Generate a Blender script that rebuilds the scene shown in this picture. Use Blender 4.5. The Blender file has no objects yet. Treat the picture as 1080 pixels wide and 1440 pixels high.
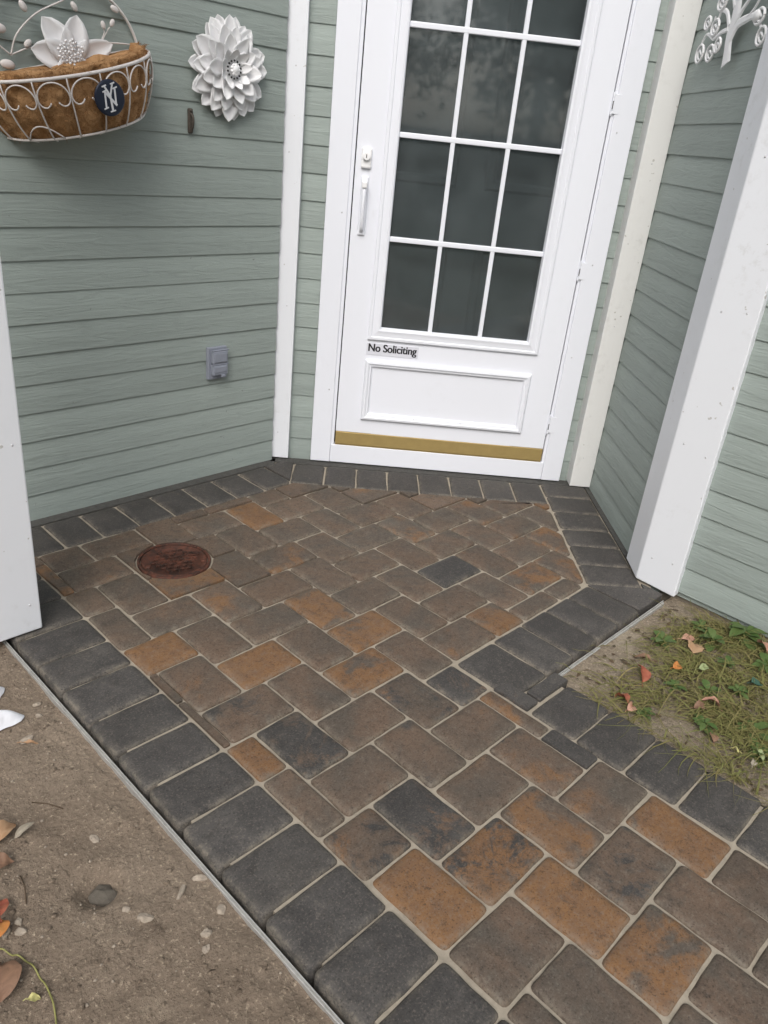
import bpy, bmesh, math, random
from mathutils import Vector, Matrix, noise
R = math.radians
random.seed(7)
scene = bpy.context.scene
C = scene.collection

# ------------------------------------------------------------------ camera
cam_d = bpy.data.cameras.new('camera'); cam = bpy.data.objects.new('camera', cam_d); C.objects.link(cam)
scene.camera = cam
PITCH, ROLL = R(25.809), R(6.1716)
Fw = Vector((0, math.cos(PITCH), -math.sin(PITCH))); Rt = Vector((1, 0, 0)); Up = Rt.cross(Fw)
R2 = math.cos(ROLL)*Rt + math.sin(ROLL)*Up; U2 = -math.sin(ROLL)*Rt + math.cos(ROLL)*Up
m = Matrix((R2, U2, -Fw)).transposed().to_4x4(); m.translation = (0, 0, 1.32)
cam.matrix_world = m
cam_d.sensor_fit = 'HORIZONTAL'; cam_d.sensor_width = 36; cam_d.lens = 36*1098.9/1080
cam_d.clip_start = .02; cam_d.clip_end = 500

# ------------------------------------------------------------------ sky, sun, exposure
world = bpy.data.worlds.new('World'); scene.world = world; world.use_nodes = True
nt = world.node_tree; nt.nodes.clear()
sky = nt.nodes.new('ShaderNodeTexSky'); sky.sky_type = 'NISHITA'; sky.sun_disc = False
SUN_EL, SUN_AZ = R(44), R(187)          # azimuth measured clockwise from +Y
sky.sun_elevation = SUN_EL; sky.sun_rotation = SUN_AZ
sky.air_density = 1.0; sky.dust_density = 4.0; sky.ozone_density = 1.0
hs = nt.nodes.new('ShaderNodeHueSaturation'); hs.inputs['Saturation'].default_value = .38
bg = nt.nodes.new('ShaderNodeBackground'); bg.inputs['Strength'].default_value = .115
wo = nt.nodes.new('ShaderNodeOutputWorld')
nt.links.new(sky.outputs[0], hs.inputs['Color']); nt.links.new(hs.outputs[0], bg.inputs[0]); nt.links.new(bg.outputs[0], wo.inputs[0])
sd = bpy.data.lights.new('sun', 'SUN'); sun = bpy.data.objects.new('sun', sd); C.objects.link(sun)
sd.energy = 1.25; sd.angle = R(38); sd.color = (1, .97, .93)
sdir = Vector((math.sin(SUN_AZ)*math.cos(SUN_EL), math.cos(SUN_AZ)*math.cos(SUN_EL), math.sin(SUN_EL)))
sun.rotation_euler = sdir.to_track_quat('Z', 'Y').to_euler(); sun.location = (0, -3, 6)
scene.view_settings.view_transform = 'Standard'; scene.view_settings.look = 'None'
scene.view_settings.gamma = 1; scene.view_settings.use_curve_mapping = False
scene.view_settings.exposure = 0.55
scene.render.engine = 'CYCLES'

# ------------------------------------------------------------------ materials
class NT:
    def __init__(s, name):
        s.m = bpy.data.materials.new(name); s.m.use_nodes = True; s.t = s.m.node_tree; s.t.nodes.clear()
        s.out = s.n('OutputMaterial')
    def n(s, typ, **kw):
        x = s.t.nodes.new('ShaderNode'+typ)
        for k, v in kw.items(): setattr(x, k, v)
        return x
    def l(s, a, b): s.t.links.new(a, b)
    def put(s, sock, v):
        if hasattr(v, 'is_output') or isinstance(v, bpy.types.NodeSocket): s.l(v, sock)
        else:
            if isinstance(v, tuple) and len(v) == 3 and sock.type == 'RGBA': v = (*v, 1)
            sock.default_value = v
    def math(s, op, a, b=0., clamp=False):
        x = s.n('Math', operation=op, use_clamp=clamp); s.put(x.inputs[0], a); s.put(x.inputs[1], b); return x.outputs[0]
    def mix(s, f, a, b, blend='MIX'):
        x = s.n('Mix', data_type='RGBA', blend_type=blend)
        s.put(x.inputs[0], f); s.put(x.inputs[6], a); s.put(x.inputs[7], b); return x.outputs[2]
    def ramp(s, v, lo, hi, a=0., b=1.):
        x = s.n('MapRange', interpolation_type='SMOOTHSTEP'); s.put(x.inputs[0], v); s.put(x.inputs[1], lo); s.put(x.inputs[2], hi)
        x.inputs[3].default_value = a; x.inputs[4].default_value = b; return x.outputs[0]
    def coord(s, rnd=True, scale=(1, 1, 1), which='Object'):
        tc = s.n('TexCoord').outputs[which]
        mp = s.n('Mapping'); mp.inputs['Scale'].default_value = scale; s.l(tc, mp.inputs[0])
        if not rnd: return mp.outputs[0]
        oi = s.n('ObjectInfo'); mu = s.n('VectorMath', operation='SCALE'); mu.inputs[0].default_value = (37.1, 19.7, 53.3); s.l(oi.outputs['Random'], mu.inputs['Scale'])
        ad = s.n('VectorMath', operation='ADD'); s.l(mp.outputs[0], ad.inputs[0]); s.l(mu.outputs[0], ad.inputs[1]); return ad.outputs[0]
    def noise(s, co, scale, detail=4., rough=.55, dist=0.):
        x = s.n('TexNoise'); s.l(co, x.inputs['Vector']); x.inputs['Scale'].default_value = scale; x.inputs['Detail'].default_value = detail
        x.inputs['Roughness'].default_value = rough; x.inputs['Distortion'].default_value = dist; return x.outputs['Fac']
    def bump(s, h, strength=.3, dist=.002, prev=None):
        x = s.n('Bump'); x.inputs['Strength'].default_value = strength; x.inputs['Distance'].default_value = dist
        s.l(h, x.inputs['Height'])
        if prev is not None: s.l(prev, x.inputs['Normal'])
        return x.outputs[0]
    def principled(s, col, rough=.6, normal=None, metal=0., spec=.5, **kw):
        p = s.n('BsdfPrincipled'); s.put(p.inputs['Base Color'], col); s.put(p.inputs['Roughness'], rough); s.put(p.inputs['Metallic'], metal)
        p.inputs['Specular IOR Level'].default_value = spec
        if normal is not None: s.l(normal, p.inputs['Normal'])
        for k, v in kw.items(): s.put(p.inputs[k], v)
        s.l(p.outputs[0], s.out.inputs[0]); return s.m

def mat_white(name, col=(.78, .78, .80), rough=.42, dirt=.25, grain=.15, chips=True):
    k = NT(name); co = k.coord()
    n1 = k.noise(co, 3.5, 5); n2 = k.noise(co, 26, 6, .7)
    d = k.math('MULTIPLY', k.ramp(n1, .45, .75), k.ramp(n2, .5, .72))
    c = k.mix(k.math('MULTIPLY', d, dirt), col, (.42, .41, .38))
    if chips:
        sp = k.ramp(k.noise(co, 38, 2, .5), .735, .76); c = k.mix(k.math('MULTIPLY', sp, .6), c, (.35, .33, .29))
    co2 = k.coord(True, (60, 60, 6)); g = k.noise(co2, 2., 4)
    return k.principled(c, rough, k.bump(k.math('ADD', k.math('MULTIPLY', g, .6), n2), grain, .0012), spec=.4)

def mat_siding(name, base=(.300, .346, .324)):
    k = NT(name)
    co = k.coord(True, (5, 30, 46)); g = k.noise(co, 1.3, 7, .62, 1.4)
    co1 = k.coord(True); n1 = k.noise(co1, 2.2, 4); n2 = k.noise(co1, 14, 5)
    oi = k.n('ObjectInfo'); rv = k.ramp(oi.outputs['Random'], 0, 1, .95, 1.06)
    c = k.mix(n1, tuple(x*.90 for x in base), tuple(x*1.10 for x in base))
    c = k.mix(k.math('MULTIPLY', k.ramp(n2, .55, .8), .3), c, tuple(x*.78 for x in base))
    c = k.mix(k.math('MULTIPLY', k.ramp(g, .34, .48, 1, 0), .22), c, tuple(x*.72 for x in base))
    c = k.mix(k.ramp(k.noise(co1, 42, 2), .76, .79, 0, .5), c, (.10, .09, .075))
    mm = k.n('Mix', data_type='RGBA', blend_type='MULTIPLY'); mm.inputs[0].default_value = 1; k.l(c, mm.inputs[6])
    cc = k.n('CombineColor'); [k.l(rv, cc.inputs[i]) for i in range(3)]; k.l(cc.outputs[0], mm.inputs[7])
    return k.principled(mm.outputs[2], .62, k.bump(g, .9, .003), spec=.35)

def mat_paver(name='tumbled_paver'):
    k = NT(name); co = k.coord()
    oi = k.n('ObjectInfo'); sep = k.n('SeparateColor'); k.l(oi.outputs['Color'], sep.inputs[0])
    warm, dark, val = sep.outputs[0], sep.outputs[1], sep.outputs[2]
    n1 = k.noise(co, 5.5, 5, .6, .5); n2 = k.noise(co, 11, 7, .68, .7); n3 = k.noise(co, 72, 6, .8); n4 = k.noise(co, 30, 5, .7)
    c = k.mix(k.ramp(n1, .32, .68), (.098, .080, .064), (.148, .100, .070))
    c = k.mix(k.ramp(n4, .5, .75, 0, .5), c, (.095, .092, .078))
    wm = k.ramp(k.math('ADD', k.math('MULTIPLY', n1, .75), k.math('ADD', k.math('MULTIPLY', n2, .34), k.math('SUBTRACT', warm, .5))), .54, .645)
    orange = k.mix(k.ramp(n4, .35, .7), (.215, .114, .052), (.165, .096, .056))
    c = k.mix(wm, c, orange)
    dm = k.ramp(k.math('ADD', k.noise(co, 8, 9, .78, .8), k.math('SUBTRACT', dark, .5)), .53, .64)
    ch = k.mix(k.ramp(n2, .35, .7), (.049, .046, .044), (.076, .071, .067))
    c = k.mix(dm, c, ch)
    sm = k.math('SUBTRACT', 1., k.math('MULTIPLY', dm, .45))
    c = k.mix(k.math('MULTIPLY', k.ramp(n3, .52, .70, 0, .48), sm), c, (.22, .19, .155))
    c = k.mix(k.math('MULTIPLY', k.ramp(n3, .34, .47, .5, 0), sm), c, (.022, .020, .018))
    c = k.mix(k.ramp(k.noise(co, 22, 6, .75, .6), .52, .70, 0, .5), c, (.045, .040, .036))
    # sand dust left along the tumbled edges
    at = k.n('Attribute'); at.attribute_name = 'edge'; at.attribute_type = 'GEOMETRY'
    e = k.math('MULTIPLY', k.math('POWER', at.outputs['Fac'], 1.6), k.ramp(n4, .34, .72))
    c = k.mix(k.math('MULTIPLY', e, .5), c, (.27, .235, .185))
    film = k.ramp(k.noise(co, 3.2, 4), .5, .8, 0, .10)
    c = k.mix(film, c, (.24, .21, .17))
    vv = k.n('CombineColor'); [k.l(k.math('MULTIPLY', val, 1.85), vv.inputs[i]) for i in range(3)]
    n5 = k.noise(co, 240, 3, .6)
    c = k.mix(k.ramp(n5, .56, .68, 0, .38), c, (.20, .17, .14)); c = k.mix(k.ramp(n5, .32, .43, .55, 0), c, (.018, .016, .015))
    c = k.mix(1., c, vv.outputs[0], 'MULTIPLY')
    nb = k.bump(n2, .4, .005); nb = k.bump(n3, .8, .0022, nb)
    return k.principled(c, k.ramp(n2, .3, .7, .62, .82), nb, spec=.32)

def mat_soil(name, a, b, c3, sandc):
    k = NT(name); co = k.coord(False)
    n1 = k.noise(co, 2.3, 5, .6, .6); n2 = k.noise(co, 14, 7, .7); n3 = k.noise(co, 120, 5, .75); n4 = k.noise(co, 46, 4, .6)
    c = k.mix(k.ramp(n1, .3, .7), a, b)
    c = k.mix(k.ramp(n2, .5, .72, 0, .75), c, c3)
    c = k.mix(k.ramp(k.noise(co, 4.1, 6, .7), .56, .72, 0, .7), c, sandc)
    c = k.mix(k.ramp(n3, .54, .72, 0, .8), c, tuple(x*1.7 for x in sandc))
    c = k.mix(k.ramp(n3, .28, .44, .75, 0), c, tuple(x*.45 for x in c3))
    c = k.mix(k.ramp(n4, .66, .74, 0, .6), c, tuple(x*1.2 for x in sandc))
    nb = k.bump(n2, .8, .022); nb = k.bump(n4, .7, .009, nb); nb = k.bump(n3, 1., .005, nb)
    return k.principled(c, .95, nb, spec=.15)

def mat_simple(name, col, rough=.6, var=.25, scale=30, metal=0., bumpd=.001, bs=.3, spec=.4):
    k = NT(name); co = k.coord(); n1 = k.noise(co, scale, 5, .65)
    c = k.mix(n1, tuple(x*(1-var) for x in col), tuple(min(1, x*(1+var)) for x in col))
    return k.principled(c, rough, k.bump(n1, bs, bumpd), metal, spec)

def mat_rust():
    k = NT('rusted_iron'); co = k.coord(False); n1 = k.noise(co, 28, 7, .7, 1.); n2 = k.noise(co, 160, 4, .7)
    c = k.mix(k.ramp(n1, .36, .64), (.026, .014, .011), (.115, .042, .026)); c = k.mix(k.ramp(n2, .5, .75, 0, .55), c, (.19, .095, .065))
    return k.principled(c, k.ramp(n1, .3, .7, .45, .8), k.bump(n2, .5, .0012, k.bump(n1, .5, .002)), .25, spec=.4)

def mat_coir():
    k = NT('coconut_fibre'); co = k.coord(False); n1 = k.noise(co, 18, 6, .7, .8); co2 = k.coord(False, (300, 90, 60)); n2 = k.noise(co2, 1, 4, .6, 2.)
    c = k.mix(k.ramp(n1, .3, .7), (.32, .17, .075), (.54, .32, .16)); c = k.mix(k.ramp(n2, .55, .75, 0, .6), c, (.52, .32, .16)); c = k.mix(k.ramp(n2, .25, .42, .6, 0), c, (.09, .042, .018))
    return k.principled(c, .95, k.bump(n2, .9, .004, k.bump(n1, .6, .008)), spec=.1)

def mat_island(name, cols, rough=.7, trans=0.):
    k = NT(name); g = k.n('NewGeometry'); r = k.n('ValToRGB'); els = r.color_ramp.elements
    r.color_ramp.interpolation = 'LINEAR'
    for i, cc in enumerate(cols):
        el = els[i] if i < 2 else els.new(0); 
        el.position = i/(len(cols)-1); el.color = (*cc, 1)
    k.l(g.outputs['Random Per Island'], r.inputs[0])
    return k.principled(r.outputs[0], rough, spec=.3)

def mat_leaf(name, c1, c2, rough=.6):
    k = NT(name); co = k.coord(); n1 = k.noise(co, 40, 5, .65, .5); n2 = k.noise(co, 160, 4, .6)
    c = k.mix(k.ramp(n1, .3, .7), c1, c2); c = k.mix(k.ramp(n2, .6, .75, 0, .5), c, tuple(x*.4 for x in c1))
    return k.principled(c, rough, k.bump(n1, .4, .001), spec=.3)

def mat_glass():
    k = NT('window_glass'); f = k.n('Fresnel'); f.inputs[0].default_value = 1.5
    co = k.coord(False); nb = k.bump(k.noise(co, 4, 2), .02, .01)
    t = k.n('BsdfTransparent'); t.inputs[0].default_value = (.80, .84, .84, 1); g = k.n('BsdfGlossy'); g.inputs['Roughness'].default_value = .035; k.l(nb, g.inputs['Normal'])
    g.inputs[0].default_value = (1, 1, 1, 1)
    mx = k.n('MixShader'); k.l(k.math('MULTIPLY', f.outputs[0], 1.15, True), mx.inputs[0]); k.l(t.outputs[0], mx.inputs[1]); k.l(g.outputs[0], mx.inputs[2]); 
    d = k.n('BsdfDiffuse'); d.inputs[0].default_value = (.46, .52, .54, 1)                      # thin dust film, tinted bluish to paint a hazy reflection into the pane
    mx2 = k.n('MixShader'); k.l(k.ramp(k.noise(co, 5, 5), .3, .8, .045, .10), mx2.inputs[0]); k.l(mx.outputs[0], mx2.inputs[1]); k.l(d.outputs[0], mx2.inputs[2]); k.l(mx2.outputs[0], k.out.inputs[0])
    return k.m

M = dict(
    white=mat_white('white_wood_paint', (.76, .78, .82), .45, .4, .25), door=mat_white('white_door_enamel', (.78, .80, .86), .32, .10, .05, False),
    trimold=mat_white('weathered_trim_paint', (.75, .75, .735), .5, .45, .25), metalwhite=mat_white('white_metal_paint', (.84, .84, .85), .45, .1, .08, False),
    wirewhite=mat_white('chalky_wire_paint', (.66, .62, .60), .55, .5, .2, False),
    siding=mat_siding('sage_green_siding'), paver=mat_paver(), glass=mat_glass(), rust=mat_rust(), coir=mat_coir(),
    soil=mat_soil('brown_soil', (.225, .174, .130), (.280, .222, .168), (.128, .096, .072), (.365, .302, .225)),
    bedsoil=mat_soil('sandy_bed_soil', (.25, .20, .148), (.30, .25, .19), (.15, .115, .082), (.38, .325, .25)),
    lawn=mat_soil('yard_ground', (.07, .075, .035), (.10, .085, .05), (.05, .045, .03), (.14, .12, .08)),
    sand=mat_simple('joint_sand', (.33, .29, .232), .95, .40, 45, 0, .002, .8, .1),
    mortar=mat_simple('dark_mortar', (.085, .083, .078), .95, .5, 60, 0, .006, .9, .1),
    concrete=mat_simple('foundation_concrete', (.19, .165, .13), .95, .35, 30, 0, .006, .8, .1),
    alu=mat_simple('brushed_aluminium', (.50, .495, .48), .5, .35, 40, .5, .0004, .2),
    gold=mat_simple('brass_door_sweep', (.42, .31, .125), .42, .15, 25, .35, .0004, .2),
    outlet=mat_simple('grey_outlet_plastic', (.25, .27, .32), .5, .08, 20, 0, .0005, .1),
    oldmetal=mat_simple('corroded_bracket', (.10, .085, .07), .7, .7, 90, .4, .002, .9),
    navy=mat_simple('navy_enamel', (.012, .017, .035), .35, .2, 20, 0, .0002, .1),
    logo=mat_simple('silver_white_enamel', (.66, .67, .70), .4, .05, 20, 0, .0002, .1),
    ink=mat_simple('black_ink', (.015, .015, .018), .5, .1, 20, 0, .0002, .05),
    sticker=mat_simple('clear_sticker_film', (.66, .67, .73), .3, .04, 20, 0, .0002, .05),
    steel=mat_simple('hinge_steel', (.55, .55, .57), .4, .2, 60, .5, .0004, .2),
    gap=mat_simple('dark_gasket', (.03, .03, .03), .8, .2, 30),
    inner=mat_simple('dark_inner_door', (.112, .124, .134), .6, .25, 7, 0, .0008, .2),
    stone=mat_simple('pale_stone', (.33, .28, .225), .95, .5, 70, 0, .003, .8, .2),
    darkstone=mat_simple('dark_damp_stone', (.105, .092, .075), .85, .6, 60, 0, .004, .8, .3),
    bag=mat_simple('white_plastic', (.70, .71, .75), .4, .05, 30, 0, .002, .3),
    bark=mat_simple('tree_bark', (.09, .065, .045), .9, .4, 12, 0, .02, .8, .1),
    soffit=mat_simple('white_soffit', (.72, .72, .70), .6, .06, 8),
    roof=mat_simple('grey_roof_shingle', (.09, .085, .08), .95, .4, 20, 0, .01, .6, .1),
    grass=mat_island('dry_grass', [(.14, .15, .045), (.34, .30, .10), (.50, .41, .17), (.10, .15, .04), (.26, .27, .075), (.08, .12, .03), (.21, .25, .07), (.42, .33, .13), (.18, .15, .06)]),
    litter=mat_island('bark_litter', [(.10, .065, .04), (.20, .13, .08), (.32, .21, .13), (.07, .048, .03), (.27, .15, .085), (.06, .05, .03)]),
    weed=mat_island('weed_leaf', [(.055, .10, .025), (.11, .17, .05), (.045, .085, .03), (.17, .23, .09), (.09, .13, .04)], .5),
    tree=mat_island('tree_foliage', [(.035, .055, .02), (.06, .085, .03), (.045, .065, .022), (.08, .10, .04)], .6),
    stem=mat_simple('yellow_green_stem', (.26, .25, .085), .6, .25, 60),
    fibre=mat_island('loose_fibre', [(.26, .125, .045), (.42, .24, .10), (.5, .32, .16), (.2, .09, .03)], .9),
)
LEAF = {n: mat_leaf('leaf_'+n, a, b) for n, a, b in (
    ('red', (.24, .060, .040), (.33, .115, .065)), ('tan', (.34, .20, .11), (.42, .28, .17)), ('orange', (.42, .14, .035), (.46, .22, .07)),
    ('brown', (.17, .10, .065), (.26, .15, .095)), ('pink', (.38, .19, .14), (.45, .27, .19)), ('teal', (.03, .085, .065), (.055, .12, .085)),
    ('grey', (.27, .24, .19), (.34, .30, .24)), ('yellow', (.44, .40, .14), (.5, .47, .22)), ('pale', (.24, .29, .13), (.32, .36, .2)), ('darkgreen', (.028, .075, .035), (.05, .11, .05)))}

# ------------------------------------------------------------------ builders
def tag(o, label=None, cat=None, group=None, kind=None):
    for k, v in (('label', label), ('category', cat), ('group', group), ('kind', kind)):
        if v: o[k] = v
    return o
def link(o, parent=None):
    C.objects.link(o)
    if parent: o.parent = parent
    return o
def mesh(name, vs, fs, mat=None, smooth=False):
    me = bpy.data.meshes.new(name); me.from_pydata([tuple(v) for v in vs], [], fs); me.update()
    if mat: me.materials.append(mat)
    if smooth: me.polygons.foreach_set('use_smooth', [True]*len(me.polygons))
    return me
def obj(name, me, parent=None, loc=(0, 0, 0), rz=0.):
    o = bpy.data.objects.new(name, me); o.location = loc; o.rotation_euler = (0, 0, rz); return link(o, parent)
def empty(name, loc, rz=0.):
    o = bpy.data.objects.new(name, None); o.location = loc; o.rotation_euler = (0, 0, rz); o.empty_display_size = .1; return link(o)
class MB:
    def __init__(s): s.v = []; s.f = []
    def add(s, vs, fs):
        k = len(s.v); s.v += [tuple(v) for v in vs]; s.f += [tuple(i+k for i in f) for f in fs]; return s
    def box(s, x0, x1, y0, y1, z0, z1, bev=0.):
        bm = bmesh.new(); bmesh.ops.create_cube(bm, size=1)
        for v in bm.verts: v.co = ((x0+x1)/2+v.co.x*(x1-x0), (y0+y1)/2+v.co.y*(y1-y0), (z0+z1)/2+v.co.z*(z1-z0))
        if bev: bmesh.ops.bevel(bm, geom=bm.edges[:], offset=bev, segments=2, profile=.5, affect='EDGES')
        return s.bm(bm)
    def bm(s, bm, mt=None):
        bm.verts.index_update()
        s.add([(mt @ v.co if mt else v.co) for v in bm.verts], [tuple(v.index for v in f.verts) for f in bm.faces]); bm.free(); return s
    def tube(s, pts, r, seg=6, caps=True, flat=None):
        pts = [Vector(p) for p in pts]; n = len(pts); rs = r if isinstance(r, (list, tuple)) else [r]*n
        k = len(s.v); up = None
        for i, p in enumerate(pts):
            t = (pts[min(i+1, n-1)]-pts[max(i-1, 0)]).normalized()
            if up is None: up = t.orthogonal().normalized()
            up = (up - t*up.dot(t)).normalized(); sd_ = t.cross(up)
            for j in range(seg):
                a = 2*math.pi*j/seg; s.v.append(tuple(p+(up*math.cos(a)+sd_*math.sin(a))*rs[i]))
        for i in range(n-1):
            for j in range(seg):
                s.f.append((k+i*seg+j, k+i*seg+(j+1) % seg, k+(i+1)*seg+(j+1) % seg, k+(i+1)*seg+j))
        if caps: s.f.append(tuple(k+j for j in reversed(range(seg)))); s.f.append(tuple(k+(n-1)*seg+j for j in range(seg)))
        return s
    def ball(s, c, r, seg=10, rings=6, sc=(1, 1, 1), jit=0., mt=None):
        bm = bmesh.new(); bmesh.ops.create_uvsphere(bm, u_segments=seg, v_segments=rings, radius=1)
        for v in bm.verts:
            q = 1+(noise.noise(v.co*1.7+Vector(c)*31)*jit if jit else 0)
            w = Vector((v.co.x*r*sc[0]*q, v.co.y*r*sc[1]*q, v.co.z*r*sc[2]*q))
            if mt: w = mt @ w
            v.co = w+Vector(c)
        return s.bm(bm)
    def lathe(s, prof, seg=32, c=(0, 0, 0)):
        k = len(s.v); n = len(prof)
        for (r, z) in prof:
            for j in range(seg): a = 2*math.pi*j/seg; s.v.append((c[0]+r*math.cos(a), c[1]+r*math.sin(a), c[2]+z))
        for i in range(n-1):
            for j in range(seg): s.f.append((k+i*seg+j, k+i*seg+(j+1) % seg, k+(i+1)*seg+(j+1) % seg, k+(i+1)*seg+j))
        return s
    def frame(s, x0, x1, z0, z1, prof):
        """rectangular moulding in the x-z plane; prof = [(inset, out)], out is towards -y"""
        k = len(s.v)
        for (i, o) in prof:
            s.v += [(x0+i, -o, z0+i), (x1-i, -o, z0+i), (x1-i, -o, z1-i), (x0+i, -o, z1-i)]
        for p in range(len(prof)-1):
            for j in range(4): s.f.append((k+p*4+j, k+p*4+(j+1) % 4, k+(p+1)*4+(j+1) % 4, k+(p+1)*4+j))
        return s
    def build(s, name, mat, parent=None, smooth=False, loc=(0, 0, 0), rz=0.):
        return obj(name, mesh(name, s.v, s.f, mat, smooth), parent, loc, rz)
def bezier(pts, n=8):
    """Catmull-Rom through pts"""
    P = [Vector(p) for p in pts]; P = [2*P[0]-P[1]]+P+[2*P[-1]-P[-2]]; out = []
    for i in range(1, len(P)-2):
        for j in range(n):
            t = j/n; a, b, c, d = P[i-1:i+3]
            out.append(.5*((2*b)+(c-a)*t+(2*a-5*b+4*c-d)*t*t+(3*b-a-3*c+d)*t**3))
    out.append(P[-2]); return out

GA = R(90-42.1)                                    # the house grid: x runs along the left wall, y across it
AX = Vector((math.cos(GA), math.sin(GA), 0)); BX = Vector((-math.sin(GA), math.cos(GA), 0))
def G(a, b, z=0.): return AX*a+BX*b+Vector((0, 0, z))
TH = R(3.3); EX = Vector((math.cos(TH), math.sin(TH), 0)); NX = Vector((math.sin(TH), -math.cos(TH), 0))
O = Vector((-.3459, 3.1613, 0))
def D(u, v, z=0.): return O+EX*u+NX*v+Vector((0, 0, z))
def g2(p): return (p.dot(AX), p.dot(BX))

# ------------------------------------------------------------------ ground
gm = MB(); gs = 24
for i in range(gs+1):
    for j in range(gs+1):
        q = lambda t: math.copysign(abs(t)**2.2, t)*220
        gm.v.append((q(i/gs*2-1), q(j/gs*2-1), -.075))
for i in range(gs):
    for j in range(gs): k = i*(gs+1)+j; gm.f.append((k, k+gs+1, k+gs+2, k+1))
tag(gm.build('ground', M['lawn']), 'bare yard ground around the house', kind='structure')

def patch(name, a0, a1, b0, b1, step, hfun, mat):
    na, nb = int((a1-a0)/step), int((b1-b0)/step); k = MB()
    for i in range(na+1):
        for j in range(nb+1):
            a = a0+(a1-a0)*i/na; b = b0+(b1-b0)*j/nb; k.v.append((a, b, hfun(a, b)))
    for i in range(na):
        for j in range(nb): q = i*(nb+1)+j; k.f.append((q, q+nb+1, q+nb+2, q+1))
    return k.build(name, mat, None, True, rz=GA)
def fb(a, b, s, o=0.): return noise.fractal(Vector((a*s, b*s, o)), 1., 2., 4)
STONE = (.437, 1.018)
def soil_h(a, b):
    z = -.021+.007*fb(a, b, 3)+.006*fb(a, b, 12, 3)+.0035*noise.noise(Vector((a*55, b*55, 1)))
    z -= .006*math.exp(-((.606-a)/.03)**2)
    z += .004*max(0, fb(a, b, 25, 9))
    d = math.hypot(a-STONE[0], b-STONE[1]); z -= .030*math.exp(-(d/.040)**4)
    e = min(a+.9, b+.9); 
    if e < .15: z -= .07*(1-e/.15)
    return z
tag(patch('soil', -.9, .606, -.9, 2.49, .011, soil_h, M['soil']), 'bare brown soil with pebbles left of the paving', kind='structure')
def bed_h(a, b):
    z = -.027+.010*fb(a, b, 4, 5)+.004*fb(a, b, 14, 7)+.002*noise.noise(Vector((a*60, b*60, 4)))
    z += .012*math.exp(-((a-2.05)/.25)**2-((b-.45)/.3)**2)
    if b < -.45: z -= .06*(-.45-b)/.15
    return min(z, -.012)
tag(patch('planting_bed_soil', 1.696, 2.46, -.6, .826, .012, bed_h, M['bedsoil']), 'sandy soil of the small bed right of the paving', kind='structure')

# ------------------------------------------------------------------ paving
paving = MB()
def prism(k, poly, z0, z1):
    n = len(poly); q = len(k.v); k.v += [(x, y, z0) for x, y in poly]+[(x, y, z1) for x, y in poly]
    k.f += [tuple(q+n+i for i in range(n)), tuple(q+i for i in reversed(range(n)))]+[(q+i, q+(i+1) % n, q+n+(i+1) % n, q+n+i) for i in range(n)]
def uv2g(u, v): return g2(D(u, v))
SANDZ = -.0092
cdoorL = uv2g(-.19, -.03); cdoorR = uv2g(1.25, -.03); crw = uv2g(1.25, .85)
prism(paving, [(.648, -2.0), (1.672, -2.0), (1.672, .847), (2.36, .847), crw, cdoorR, cdoorL, (.648, 2.49)], -.075, SANDZ)
pav = paving.build('paving', M['sand'], None, rz=GA)
tag(pav, 'herringbone paving in brown and orange pavers with a charcoal border', kind='structure')

def clip(poly, nx, ny, c):
    out = []
    for i in range(len(poly)):
        p, q = poly[i], poly[(i+1) % len(poly)]; dp, dq = nx*p[0]+ny*p[1]-c, nx*q[0]+ny*q[1]-c
        if dp >= 0: out.append(p)
        if (dp >= 0) != (dq >= 0): t = dp/(dp-dq); out.append((p[0]+(q[0]-p[0])*t, p[1]+(q[1]-p[1])*t))
    return out
def area(p): return .5*sum(p[i][0]*p[(i+1) % len(p)][1]-p[(i+1) % len(p)][0]*p[i][1] for i in range(len(p)))
def dedupe(p, eps=.004):
    out = []
    for q in p:
        if not out or math.hypot(q[0]-out[-1][0], q[1]-out[-1][1]) > eps: out.append(q)
    if len(out) > 1 and math.hypot(out[0][0]-out[-1][0], out[0][1]-out[-1][1]) < eps: out.pop()
    return out
def inset(p, d):
    n = len(p); out = []
    for i in range(n):
        a, b, c = Vector(p[i-1]), Vector(p[i]), Vector(p[(i+1) % n])
        e1, e2 = (b-a).normalized(), (c-b).normalized(); n1, n2 = Vector((-e1.y, e1.x)), Vector((-e2.y, e2.x))
        bis = n1+n2; 
        if bis.length < 1e-6: bis = n1
        bis.normalize(); k = max(.18, bis.dot(n1)); out.append(tuple(b+bis*(d/k)))
    return out
def roundp(p, r):
    n = len(p); out = []
    for i in range(n):
        a, b, c = Vector(p[i-1]), Vector(p[i]), Vector(p[(i+1) % n])
        l1, l2 = (a-b).length, (c-b).length; d = min(r, .42*l1, .42*l2)
        turn = (b-a).normalized().angle((c-b).normalized()) if l1 > 1e-6 and l2 > 1e-6 else 0
        if turn < .7: out.append(tuple(b)); continue
        s, e = b+(a-b).normalized()*d, b+(c-b).normalized()*d
        for t in (0, .34, .67, 1.): out.append(tuple((1-t)**2*s+2*t*(1-t)*b+t*t*e))
    return out
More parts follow.
